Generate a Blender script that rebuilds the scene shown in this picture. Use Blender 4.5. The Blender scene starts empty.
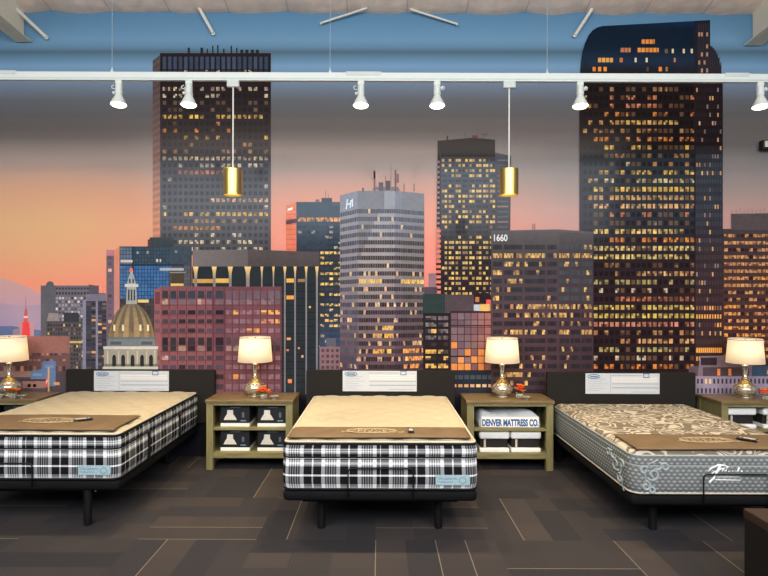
import bpy, math, random
from mathutils import Vector, Matrix
C = bpy.context.scene.collection
PI = math.pi
H = 1.88            # eye height
F = 570.0           # focal length in pixels of the 768 wide frame
WALL = 6.75         # distance of the mural wall
ROLL = 0.0033

def flat(px, py):
    return px + ROLL * (py - 288), py - ROLL * (px - 384)

def at(px, py, d):
    x, y = flat(px, py)
    return Vector(((x - 380) / F * d, d, H - (y - 297) / F * d))

def lin(c):
    out = []
    for v in c[:3]:
        v = max(0.0, min(1.0, v / 255.0))
        out.append(v / 12.92 if v <= 0.04045 else ((v + 0.055) / 1.055) ** 2.4)
    return tuple(out) + (1.0,)

# ------------------------------------------------------------------ materials
class NT:
    def __init__(self, name):
        self.m = bpy.data.materials.new(name)
        self.m.use_nodes = True
        self.t = self.m.node_tree
        self.b = self.t.nodes['Principled BSDF']
        self.out = self.t.nodes['Material Output']
    def n(self, kind, **kw):
        nd = self.t.nodes.new(kind)
        for k, v in kw.items():
            if k.startswith('i'):
                self.put(nd, int(k[1:]), v)
            else:
                setattr(nd, k, v)
        return nd
    def put(self, nd, i, v):
        s = nd.inputs[i]
        if isinstance(v, bpy.types.NodeSocket):
            self.t.links.new(v, s)
        else:
            s.default_value = v
    def math(self, op, a, b=0.0, c=0.0):
        nd = self.n('ShaderNodeMath', operation=op)
        self.put(nd, 0, a); self.put(nd, 1, b); self.put(nd, 2, c)
        return nd.outputs[0]
    def ramp(self, fac, stops, interp='LINEAR'):
        nd = self.n('ShaderNodeValToRGB')
        nd.color_ramp.interpolation = interp
        el = nd.color_ramp.elements
        while len(el) > 1: el.remove(el[-1])
        for i, (p, c) in enumerate(stops):
            e = el[0] if i == 0 else el.new(p)
            e.position = p
            e.color = c if len(c) == 4 else tuple(c) + (1,)
        self.put(nd, 0, fac)
        return nd.outputs[0]
    def mix(self, fac, a, b):
        nd = self.n('ShaderNodeMix', data_type='RGBA')
        self.put(nd, 0, fac); self.put(nd, 6, a); self.put(nd, 7, b)
        return nd.outputs[2]
    def set(self, name, v):
        s = self.b.inputs[name]
        if isinstance(v, bpy.types.NodeSocket): self.t.links.new(v, s)
        else: s.default_value = v
    def bump(self, h, strength=0.3, dist=0.01):
        nd = self.n('ShaderNodeBump')
        nd.inputs['Strength'].default_value = strength
        nd.inputs['Distance'].default_value = dist
        self.t.links.new(h, nd.inputs['Height'])
        self.t.links.new(nd.outputs[0], self.b.inputs['Normal'])

def plain(name, rgb, rough=0.6, metal=0.0, var=0.06, scale=40.0, spec=0.4, bump=0.0):
    q = NT(name)
    tc = q.n('ShaderNodeTexCoord')
    nz = q.n('ShaderNodeTexNoise'); q.put(nz, 0, tc.outputs['Object'])
    nz.inputs['Scale'].default_value = scale
    c = lin(rgb)
    lo = tuple(v * (1 - var) for v in c[:3]); hi = tuple(min(1, v * (1 + var)) for v in c[:3])
    q.set('Base Color', q.ramp(nz.outputs['Fac'], [(0.3, lo), (0.7, hi)]))
    q.set('Roughness', rough); q.set('Metallic', metal); q.set('Specular IOR Level', spec)
    if bump: q.bump(nz.outputs['Fac'], bump, 0.004)
    return q.m

def glow(name, rgb, strength, base=(240, 235, 220)):
    q = NT(name)
    q.set('Base Color', lin(base)); q.set('Emission Color', lin(rgb)); q.set('Emission Strength', strength)
    q.set('Roughness', 0.5)
    return q.m

def wood(name, a, b, rough=0.5, axis='X'):
    q = NT(name)
    tc = q.n('ShaderNodeTexCoord')
    mp = q.n('ShaderNodeMapping'); q.put(mp, 0, tc.outputs['Object'])
    mp.inputs['Scale'].default_value = (2, 18, 18) if axis == 'X' else (18, 18, 2)
    nz = q.n('ShaderNodeTexNoise'); q.put(nz, 0, mp.outputs[0])
    nz.inputs['Scale'].default_value = 3.0; nz.inputs['Detail'].default_value = 6
    q.set('Base Color', q.ramp(nz.outputs['Fac'], [(0.3, lin(a)), (0.7, lin(b))]))
    q.set('Roughness', rough); q.bump(nz.outputs['Fac'], 0.15, 0.003)
    return q.m

def print_material(name, grain):
    q = NT(name)
    a = q.n('ShaderNodeVertexColor'); a.layer_name = 'Col'
    col = a.outputs['Color']
    if grain:
        tc = q.n('ShaderNodeTexCoord'); tot = None
        for sc, amp in ((5.0, .16), (26.0, .15), (75.0, .14)):
            nz = q.n('ShaderNodeTexNoise'); q.put(nz, 0, tc.outputs['Object']); nz.inputs['Scale'].default_value = sc; nz.inputs['Detail'].default_value = 3
            v = q.math('MULTIPLY', q.math('SUBTRACT', nz.outputs['Fac'], .5), amp * 2)
            tot = v if tot is None else q.math('ADD', tot, v)
        k = q.math('ADD', tot, .97)
        vm = q.n('ShaderNodeVectorMath', operation='SCALE'); q.put(vm, 0, col); q.t.links.new(k, vm.inputs[3])
        col = vm.outputs[0]
    q.set('Base Color', col)
    q.set('Roughness', 0.13); q.set('Specular IOR Level', 0.09)
    return q.m

def plaid_material(v0, v1):
    """tartan: u along the perimeter (m), v height (m) from the UV map"""
    q = NT('black_white_plaid')
    uv = q.n('ShaderNodeUVMap'); uv.uv_map = 'UVMap'
    sp = q.n('ShaderNodeSeparateXYZ'); q.put(sp, 0, uv.outputs[0])
    u = q.math('FRACT', q.math('DIVIDE', sp.outputs[0], 0.28))
    g = lambda v: (v, v, v)
    A = q.ramp(u, [(0, g(.95)), (.018, g(.0)), (.23, g(.0)), (.24, g(.95)), (.34, g(.3)), (.385, g(.75)), (.41, g(.1)),
                   (.45, g(.75)), (.475, g(.1)), (.515, g(.75)), (.54, g(.1)), (.58, g(.75)), (.60, g(.3)), (.655, g(.95)),
                   (.755, g(.0)), (.98, g(.95))], 'CONSTANT')
    v = q.math('DIVIDE', q.math('SUBTRACT', sp.outputs[1], v0), v1 - v0)
    B = q.ramp(v, [(0, g(.25)), (.03, g(.85)), (.07, g(.55)), (.125, g(.0)), (.295, g(1)), (.335, g(.0)), (.51, g(.5)), (.55, g(.85)),
                   (.60, g(.5)), (.65, g(.0)), (.675, g(.9)), (.70, g(.0)), (.785, g(.5)), (.82, g(.85)), (.85, g(.2)), (.865, g(.8)),
                   (.89, g(.3)), (.91, g(.0))], 'CONSTANT')
    s = q.math('MINIMUM', q.math('ADD', q.math('MULTIPLY', A, 0.52), q.math('MULTIPLY', B, 0.66)), 1.0)
    nz = q.n('ShaderNodeTexNoise'); nz.inputs['Scale'].default_value = 400
    tc = q.n('ShaderNodeTexCoord'); q.put(nz, 0, tc.outputs['Object'])
    s = q.math('ADD', s, q.math('MULTIPLY', q.math('SUBTRACT', nz.outputs['Fac'], 0.5), 0.06))
    q.set('Base Color', q.ramp(s, [(0.0, lin((16, 16, 19))), (.25, lin((74, 76, 80))), (.5, lin((142, 146, 150))), (1.0, lin((243, 246, 248)))]))
    q.set('Roughness', 0.85); q.set('Specular IOR Level', 0.15)
    q.bump(nz.outputs['Fac'], 0.1, 0.002)
    return q.m

def knit_material():
    q = NT('grey_honeycomb_knit')
    uv = q.n('ShaderNodeUVMap'); uv.uv_map = 'UVMap'
    sp = q.n('ShaderNodeSeparateXYZ'); q.put(sp, 0, uv.outputs[0])
    v = q.math('DIVIDE', sp.outputs[1], 0.028)
    row = q.math('FLOOR', v)
    u = q.math('ADD', q.math('DIVIDE', sp.outputs[0], 0.045), q.math('MULTIPLY', q.math('MODULO', row, 2.0), 0.5))
    a = q.math('SUBTRACT', q.math('FRACT', u), 0.5); b = q.math('SUBTRACT', q.math('FRACT', v), 0.5)
    r = q.math('SQRT', q.math('ADD', q.math('MULTIPLY', a, a), q.math('MULTIPLY', b, b)))
    q.set('Base Color', q.ramp(r, [(0.12, lin((150, 154, 153))), (0.45, lin((96, 102, 104)))]))
    h = q.ramp(r, [(0.1, (1, 1, 1)), (0.5, (0, 0, 0))])
    q.bump(h, 0.5, 0.006)
    q.set('Roughness', 0.8); q.set('Specular IOR Level', 0.2)
    return q.m

def damask_material():
    q = NT('cream_scroll_damask')
    tc = q.n('ShaderNodeTexCoord')
    nz = q.n('ShaderNodeTexNoise'); q.put(nz, 0, tc.outputs['Object'])
    nz.inputs['Scale'].default_value = 4.0; nz.inputs['Detail'].default_value = 0.0; nz.inputs['Distortion'].default_value = 1.6
    f = q.math('FRACT', q.math('MULTIPLY', nz.outputs['Fac'], 5.5))
    k = q.math('ABSOLUTE', q.math('SUBTRACT', f, 0.5))
    n2 = q.n('ShaderNodeTexNoise'); q.put(n2, 0, tc.outputs['Object']); n2.inputs['Scale'].default_value = 3.0
    k = q.math('ADD', k, q.math('MULTIPLY', q.math('SUBTRACT', n2.outputs['Fac'], 0.5), 0.2))
    m = q.ramp(k, [(0.17, (1, 1, 1)), (0.24, (0, 0, 0))])
    q.set('Base Color', q.mix(m, lin((112, 104, 92)), lin((190, 181, 164))))
    q.bump(m, 0.5, 0.008); q.set('Roughness', 0.85); q.set('Specular IOR Level', 0.15)
    return q.m

def carpet_material():
    q = NT('plank_carpet_tiles')
    tc = q.n('ShaderNodeTexCoord')
    mp = q.n('ShaderNodeMapping'); q.put(mp, 0, tc.outputs['Object']); mp.inputs['Location'].default_value = (20.27, 20.43, 0)
    sp = q.n('ShaderNodeSeparateXYZ'); q.put(sp, 0, mp.outputs[0])
    S = 0.92
    x = q.math('DIVIDE', sp.outputs[0], S); y = q.math('DIVIDE', sp.outputs[1], S)
    cx = q.math('FLOOR', x); cy = q.math('FLOOR', y)
    fx = q.math('FRACT', x); fy = q.math('FRACT', y)
    par = q.math('MODULO', q.math('ADD', cx, cy), 2.0)
    mixf = lambda t, a, b: q.math('ADD', q.math('MULTIPLY', b, t), q.math('MULTIPLY', a, q.math('SUBTRACT', 1.0, t)))
    u = mixf(par, fx, fy); w = mixf(par, fy, fx)
    k = q.math('FLOOR', q.math('MULTIPLY', u, 4.0)); fu = q.math('FRACT', q.math('MULTIPLY', u, 4.0))
    cb = q.n('ShaderNodeCombineXYZ'); q.put(cb, 0, cx); q.put(cb, 1, cy); q.put(cb, 2, k)
    wn = q.n('ShaderNodeTexWhiteNoise', noise_dimensions='3D'); q.put(wn, 0, cb.outputs[0])
    cb2 = q.n('ShaderNodeCombineXYZ'); q.put(cb2, 0, cx); q.put(cb2, 1, q.math('ADD', cy, 50.5)); q.put(cb2, 2, q.math('ADD', k, q.math('MULTIPLY', q.math('FLOOR', q.math('MULTIPLY', w, 3.0)), 7.3)))
    wn2 = q.n('ShaderNodeTexWhiteNoise', noise_dimensions='3D'); q.put(wn2, 0, cb2.outputs[0])
    base = q.ramp(wn.outputs['Value'], [(0.0, lin((47, 47, 52))), (0.35, lin((53, 52, 55))), (0.7, lin((59, 56, 57))), (1.0, lin((66, 61, 60)))])
    base = q.mix(q.math('MULTIPLY', q.math('GREATER_THAN', wn2.outputs['Value'], 0.72), 0.3), base, lin((73, 67, 64)))
    # fine ribs across part of each plank
    rib = q.math('MULTIPLY', q.math('GREATER_THAN', q.math('FRACT', q.math('MULTIPLY', w, 34.0)), 0.55), q.math('LESS_THAN', wn2.outputs['Value'], 0.35))
    base = q.mix(q.math('MULTIPLY', rib, 0.3), base, lin((43, 42, 43)))
    line = q.math('MULTIPLY', q.math('LESS_THAN', fu, 0.028), q.math('GREATER_THAN', wn.outputs['Value'], 0.62))
    base = q.mix(q.math('MULTIPLY', line, 0.75), base, lin((136, 126, 108)))
    nz = q.n('ShaderNodeTexNoise'); q.put(nz, 0, tc.outputs['Object']); nz.inputs['Scale'].default_value = 220
    q.set('Base Color', q.mix(q.math('MULTIPLY', nz.outputs['Fac'], 0.3), base, lin((36, 34, 36))))
    q.bump(nz.outputs['Fac'], 0.35, 0.004)
    q.set('Roughness', 0.95); q.set('Specular IOR Level', 0.1)
    return q.m

def fabric_ceiling_material():
    q = NT('insulation_facing')
    tc = q.n('ShaderNodeTexCoord'); sp = q.n('ShaderNodeSeparateXYZ'); q.put(sp, 0, tc.outputs['Object'])
    nz = q.n('ShaderNodeTexNoise'); q.put(nz, 0, tc.outputs['Object']); nz.inputs['Scale'].default_value = 7
    f = q.math('FRACT', q.math('DIVIDE', q.math('ADD', sp.outputs[0], 20.0), 0.7))
    seam = q.math('LESS_THAN', f, 0.018)
    c = q.ramp(nz.outputs['Fac'], [(0.3, lin((222, 200, 184))), (0.7, lin((242, 221, 205)))])
    q.set('Base Color', q.mix(q.math('MULTIPLY', seam, 0.5), c, lin((150, 132, 122))))
    q.bump(nz.outputs['Fac'], 0.3, 0.03); q.set('Roughness', 0.7)
    return q.m

def shade_material():
    q = NT('lit_linen_shade')
    tc = q.n('ShaderNodeTexCoord'); nz = q.n('ShaderNodeTexNoise'); q.put(nz, 0, tc.outputs['Object']); nz.inputs['Scale'].default_value = 120
    col = q.ramp(nz.outputs['Fac'], [(0.3, lin((246, 238, 224))), (0.7, lin((252, 246, 234)))])
    q.set('Base Color', col); q.set('Roughness', 0.9)
    tr = q.n('ShaderNodeBsdfTranslucent'); tr.inputs[0].default_value = lin((255, 240, 210))
    mx = q.n('ShaderNodeMixShader'); mx.inputs[0].default_value = 0.5
    q.t.links.new(q.b.outputs[0], mx.inputs[1]); q.t.links.new(tr.outputs[0], mx.inputs[2])
    q.t.links.new(mx.outputs[0], q.out.inputs[0])
    q.set('Emission Color', lin((255, 236, 206))); q.set('Emission Strength', 0.34)
    return q.m

def glass_material(name, rgb, rough=0.05):
    q = NT(name)
    q.set('Base Color', lin(rgb)); q.set('Transmission Weight', 0.75); q.set('Roughness', rough); q.set('IOR', 1.45)
    return q.m

M = {}
M['print'] = print_material('mural_print', True); M['print_sky'] = print_material('mural_sky_print', False)
M['plaid'] = plaid_material(0.39, 0.745)
M['knit'] = knit_material(); M['damask'] = damask_material(); M['carpet'] = carpet_material()
M['ceiling'] = fabric_ceiling_material()
M['wall'] = plain('painted_wall', (150, 150, 150), 0.8, var=0.03)
M['cream'] = plain('cream_quilt', (172, 162, 138), 0.85, var=0.03, scale=90, spec=0.15, bump=0.15)
M['cream_edge'] = plain('cream_edge', (190, 184, 168), 0.85, var=0.02, spec=0.15)
M['black_tape'] = plain('black_binding', (16, 16, 18), 0.7, spec=0.2)
M['patch'] = plain('blue_grey_patch', (150, 176, 186), 0.7, var=0.18, scale=90)
M['patch_thread'] = plain('patch_thread', (92, 118, 134), 0.8)
M['base'] = plain('black_fabric_base', (12, 12, 14), 0.8, spec=0.15, bump=0.1)
M['leg'] = plain('black_metal', (13, 13, 15), 0.5, spec=0.3)
M['chrome'] = plain('bright_screw', (190, 190, 195), 0.25, metal=1.0)
M['headboard'] = plain('charcoal_headboard', (31, 29, 27), 0.8, var=0.1, scale=150, spec=0.2)
M['card'] = plain('white_card', (192, 197, 202), 0.5, var=0.01)
M['ink_grey'] = plain('grey_ink', (150, 160, 170), 0.7); M['ink_blue'] = plain('blue_ink', (70, 110, 150), 0.7); M['ink_pale'] = plain('pale_ink', (226, 220, 214), 0.7)
M['mat'] = plain('brown_foot_mat', (106, 88, 65), 0.75, var=0.12, scale=6, spec=0.25)
M['mat_edge'] = plain('brown_mat_hem', (84, 66, 48), 0.8)
M['mat_ink'] = plain('cream_mat_print', (170, 152, 118), 0.7)
M['remote'] = plain('black_plastic', (24, 24, 26), 0.35, spec=0.5)
M['remote_face'] = plain('silver_plastic', (188, 184, 180), 0.35)
M['olive'] = wood('olive_stained_wood', (110, 104, 68), (134, 127, 86), 0.55, 'Z')
M['olive_x'] = wood('olive_stained_shelf', (110, 104, 68), (134, 127, 86), 0.55, 'X')
M['top'] = wood('brown_wood_top', (100, 82, 52), (124, 104, 70), 0.35, 'X')
M['boxblack'] = plain('black_carton', (26, 28, 33), 0.5, var=0.12, scale=20)
M['boxwhite'] = plain('white_carton', (232, 230, 222), 0.6)
M['boxgrey'] = plain('grey_print', (104, 106, 112), 0.6); M['boxlogo'] = plain('pale_blue_print', (120, 148, 178), 0.6)
M['pillow'] = plain('cream_print', (226, 220, 204), 0.7, var=0.08, scale=60)
M['bag'] = plain('folded_white_bag', (192, 197, 198), 0.6, var=0.08, scale=14, bump=0.2)
M['bag_front'] = plain('white_bag_front', (238, 236, 228), 0.6, var=0.02)
M['denver'] = plain('blue_lettering', (28, 88, 150), 0.6)
M['foam'] = plain('white_quilted_sample', (232, 232, 230), 0.8, var=0.06, scale=70, bump=0.3)
M['dark'] = plain('dark_sample_core', (30, 28, 26), 0.8)
M['post'] = plain('pale_post', (200, 192, 176), 0.5)
M['shade'] = shade_material()
M['gold'] = plain('champagne_glass', (206, 176, 112), 0.16, metal=0.75, var=0.25, scale=14)
M['silver'] = plain('mercury_glass', (214, 206, 186), 0.14, metal=0.8, var=0.2, scale=18)
M['clear'] = glass_material('clear_glass', (236, 232, 218))
M['orange'] = plain('orange_petals', (250, 112, 34), 0.7, var=0.2, scale=60)
M['leaf'] = plain('green_leaves', (96, 104, 52), 0.7)
M['white'] = plain('white_enamel', (196, 203, 198), 0.4, var=0.01)
M['joint'] = plain('white_plastic', (184, 190, 186), 0.5, var=0.01)
M['wire'] = plain('thin_steel_wire', (150, 158, 164), 0.5)
M['cord'] = plain('pale_cord', (214, 214, 208), 0.6)
def brass():
    q = NT('brushed_brass')
    q.set('Base Color', lin((198, 168, 96))); q.set('Metallic', 1.0); q.set('Roughness', 0.3)
    q.set('Anisotropic', 0.6)
    return q.m
M['brass'] = brass()
M['bulb'] = glow('bulb_face', (255, 236, 205), 6.0)
M['pbulb'] = glow('pendant_diffuser', (255, 226, 140), 1.6)
M['beam'] = plain('painted_steel', (226, 216, 196), 0.6, var=0.03)
M['rod'] = plain('pale_rod', (216, 212, 200), 0.5)
M['bench'] = wood('dark_brown_leatherette', (46, 32, 26), (58, 41, 33), 0.45, 'X')
M['bench_side'] = plain('black_leatherette', (24, 22, 21), 0.5, spec=0.3)
M['black'] = plain('black_housing', (18, 18, 18), 0.5)
M['lens'] = plain('cream_lens', (226, 214, 190), 0.5)
M['scroll'] = plain('pale_grey_embroidery', (150, 160, 163), 0.8)
M['scriptwhite'] = plain('white_embroidery', (240, 243, 244), 0.8)

# ------------------------------------------------------------------ mesh building
class MB:
    def __init__(self): self.v = []; self.f = []; self.uv = {}; self.smooth = False
    def add(self, vs, fs):
        o = len(self.v); self.v += [tuple(p) for p in vs]; self.f += [tuple(i + o for i in f) for f in fs]
        return self
    def box(self, x0, x1, y0, y1, z0, z1):
        return self.add([(x, y, z) for z in (z0, z1) for y in (y0, y1) for x in (x0, x1)],
                        [(0, 2, 3, 1), (4, 5, 7, 6), (0, 1, 5, 4), (2, 6, 7, 3), (0, 4, 6, 2), (1, 3, 7, 5)])
    def obox(self, p, a, b, c):
        """box from corner p with edge vectors a, b, c"""
        p, a, b, c = map(Vector, (p, a, b, c))
        vs = [p + a * i + b * j + c * k for k in (0, 1) for j in (0, 1) for i in (0, 1)]
        return self.add(vs, [(0, 2, 3, 1), (4, 5, 7, 6), (0, 1, 5, 4), (2, 6, 7, 3), (0, 4, 6, 2), (1, 3, 7, 5)])
    def lathe(self, prof, c=(0, 0, 0), n=32, cap=True, axis=None):
        """prof: list of (r, z); revolve about z through c (or along an axis vector)"""
        c = Vector(c)
        rot = Matrix.Identity(3)
        if axis is not None: rot = Vector((0, 0, 1)).rotation_difference(Vector(axis)).to_matrix()
        vs = []; fs = []
        for r, z in prof:
            for k in range(n):
                t = 2 * PI * k / n
                vs.append(c + rot @ Vector((r * math.cos(t), r * math.sin(t), z)))
        m = len(prof)
        for i in range(m - 1):
            for k in range(n):
                fs.append((i * n + k, i * n + (k + 1) % n, (i + 1) * n + (k + 1) % n, (i + 1) * n + k))
        if cap:
            if prof[0][0] > 1e-6: fs.append(tuple(range(n))[::-1])
            if prof[-1][0] > 1e-6: fs.append(tuple(range((m - 1) * n, m * n)))
        return self.add(vs, fs)
    def tube(self, pts, r, n=10, closed=False):
        pts = [Vector(p) for p in pts]
        m = len(pts); vs = []; fs = []
        prev = None
        for i, p in enumerate(pts):
            a = pts[(i - 1) % m] if (closed or i > 0) else p
            b = pts[(i + 1) % m] if (closed or i < m - 1) else p
            t = (b - a).normalized()
            if prev is None:
                s = Vector((0, 0, 1)) if abs(t.z) < 0.9 else Vector((1, 0, 0))
                u = t.cross(s).normalized()
            else:
                u = (prev - t * prev.dot(t)).normalized()
            prev = u; w = t.cross(u)
            for k in range(n):
                an = 2 * PI * k / n
                vs.append(p + (u * math.cos(an) + w * math.sin(an)) * r)
        for i in range(m if closed else m - 1):
            j = (i + 1) % m
            for k in range(n):
                fs.append((i * n + k, i * n + (k + 1) % n, j * n + (k + 1) % n, j * n + k))
        if not closed:
            fs.append(tuple(range(n))[::-1]); fs.append(tuple(range((m - 1) * n, m * n)))
        return self.add(vs, fs)
    def build(self, name, mat, parent=None, bevel=0.0, seg=2, smooth=False):
        me = bpy.data.meshes.new(name)
        me.from_pydata(self.v, [], self.f); me.update()
        if self.uv:
            l = me.uv_layers.new(name='UVMap')
            for p in me.polygons:
                for k, li in enumerate(p.loop_indices):
                    l.data[li].uv = self.uv[p.index][k]
        me.materials.append(M[mat] if isinstance(mat, str) else mat)
        if smooth:
            for p in me.polygons: p.use_smooth = True
        o = bpy.data.objects.new(name, me); C.objects.link(o)
        if parent is not None: o.parent = parent
        if bevel:
            b = o.modifiers.new('bevel', 'BEVEL'); b.width = bevel; b.segments = seg; b.limit_method = 'ANGLE'; b.angle_limit = 0.7
        return o

def tag(o, label=None, cat=None, group=None, kind=None):
    if label: o['label'] = label
    if cat: o['category'] = cat
    if group: o['group'] = group
    if kind: o['kind'] = kind
    return o

def thing(name, label, cat, loc=(0, 0, 0), rz=0.0, group=None):
    o = bpy.data.objects.new(name, None); C.objects.link(o)
    o.location = loc; o.rotation_euler = (0, 0, rz); o.empty_display_size = 0.1
    return tag(o, label, cat, group)

def copy_tree(o, parent=None, top=True):
    c = o.copy(); C.objects.link(c)
    if not top: c.parent = parent
    for ch in list(o.children): copy_tree(ch, c, False)
    return c

def again(o, loc, label, rz=None):
    c = copy_tree(o); c.location = loc; c['label'] = label
    if rz is not None: c.rotation_euler = (0, 0, rz)
    return c

def text_mesh(name, s, size, mat, parent=None, mtx=None, depth=0.0008, sx=1.0, bold=0.0):
    cu = bpy.data.curves.new(name, 'FONT'); cu.body = s; cu.size = size; cu.align_x = 'CENTER'; cu.align_y = 'CENTER'
    cu.extrude = depth; cu.offset = bold
    t = bpy.data.objects.new(name + '_curve', cu); C.objects.link(t)
    dg = bpy.context.evaluated_depsgraph_get()
    me = bpy.data.meshes.new_from_object(t.evaluated_get(dg))
    bpy.data.objects.remove(t); bpy.data.curves.remove(cu)
    me.name = name
    mt = (mtx or Matrix.Identity(4)) @ Matrix.Diagonal((sx, 1, 1, 1))
    me.transform(mt); me.materials.clear(); me.materials.append(M[mat] if isinstance(mat, str) else mat)
    o = bpy.data.objects.new(name, me); C.objects.link(o)
    if parent is not None: o.parent = parent
    return o

FRONT = Matrix.Rotation(PI / 2, 4, 'X')      # text standing upright, read from -y
# ------------------------------------------------------------------ room shell
g = MB(); g.add([(-7, -5, 0), (7, -5, 0), (7, 6.9, 0), (-7, 6.9, 0)], [(0, 1, 2, 3)])
tag(g.build('floor', 'carpet'), kind='structure')
g = MB(); g.box(-7, 7, WALL, WALL + .15, 0, 5.6)
tag(g.build('wall_back', 'wall'), kind='structure')
ZC = 5.27; SL = 0.083
def ceil_z(y): return ZC + (WALL - y) * SL
g = MB(); nx, ny = 200, 50
ys_ = [WALL - (i / ny) ** 2 * 11.0 for i in range(ny + 1)]
for y in ys_:
    for i in range(nx + 1):
        x = -7 + 14 * i / nx
        e = max(0.0, 1 - (WALL - y) / 0.30)
        sag = -0.025 * abs(math.sin(PI * (x + 20) / 0.7)) ** 0.6 - 0.008 * math.sin(7 * x + 1.3 * math.sin(3 * x))
        z = ceil_z(y) + sag * (0.4 + 0.6 * e) - 0.05 * (1 - (1 - e) ** 2) + 0.035
        g.v.append((x, y, z))
for j in range(ny):
    for i in range(nx):
        a = j * (nx + 1) + i
        g.f.append((a, a + nx + 1, a + nx + 2, a + 1))
tag(g.build('ceiling', 'ceiling', smooth=True), kind='structure')

# steel rafters: an I section that meets the mural wall and climbs with the roof
for k, (pa, pb, pw, py) in enumerate([(15.5, 31.5, 23.5, 42), (744.5, 761.5, 753, 45.5)]):
    A = at(pa, py, WALL - .03); B = at(pb, py, WALL - .03); L = 4.0
    d = Vector((0, -L, L * SL))
    g = MB()
    g.obox((A.x, A.y, A.z), (B.x - A.x, 0, 0), d, (0, 0, .012))
    cx = (A.x + B.x) / 2
    g.obox((cx - .006, A.y, A.z), (.012, 0, 0), d, (0, 0, .42))
    tag(g.build('trim_%d' % (k + 1), 'beam'), kind='structure')

def on_ceiling(px, py, drop=0.0):
    x, y = flat(px, py)
    k = (297 - y) / F
    d = (ZC + WALL * SL - drop - H) / (k + SL)
    d = min(d, WALL - .03)
    return at(px, py, d)
BR = 'pale diagonal rods between ceiling and mural'
for lab, a, b in [
    ('pale slim rod at the far left, close beside the left steel rafter', (9, 2), (46, 37)),
    ('short pale rod dropping from the ceiling above the roof of the brown square tower', (199, 8), (213, 33)),
    ('thin pale rod slanting down to the left from the ceiling, near the middle', (367, 8), (321, 23)),
    ('thin pale rod slanting down to the right from the ceiling, near the middle', (410, 9), (457, 24)),
    ('short pale rod ending beside the curved roof of the tallest dark tower', (592, 9), (575, 35))]:
    p = on_ceiling(*a, drop=.02); q = at(b[0], b[1], WALL - .045)
    t = thing('ceiling_brace', lab, 'brace', q, group=BR)
    r = .02 if abs(b[0] - a[0]) < 40 else .012
    MB().tube([Vector((0, 0, 0)), p - q], r, 8).build('rod', 'rod', t)
    MB().lathe([(r * 1.15, .004), (r * 1.15, .016)], (0, 0, 0), 12, axis=(0, 1, 0)).build('wall_plate', 'rod', t)

# ------------------------------------------------------------------ the printed mural
mural = thing('wall_mural', 'wall wide printed mural of a downtown skyline at dusk with lit tower windows', 'mural', (0, WALL, 0))
layer_no = [0]
def wp(px, py, lay):
    x, y = flat(px, py)
    return ((x - 380) / F * WALL, -0.003 - lay * 0.0006, H - (y - 297) / F * WALL)

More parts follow.
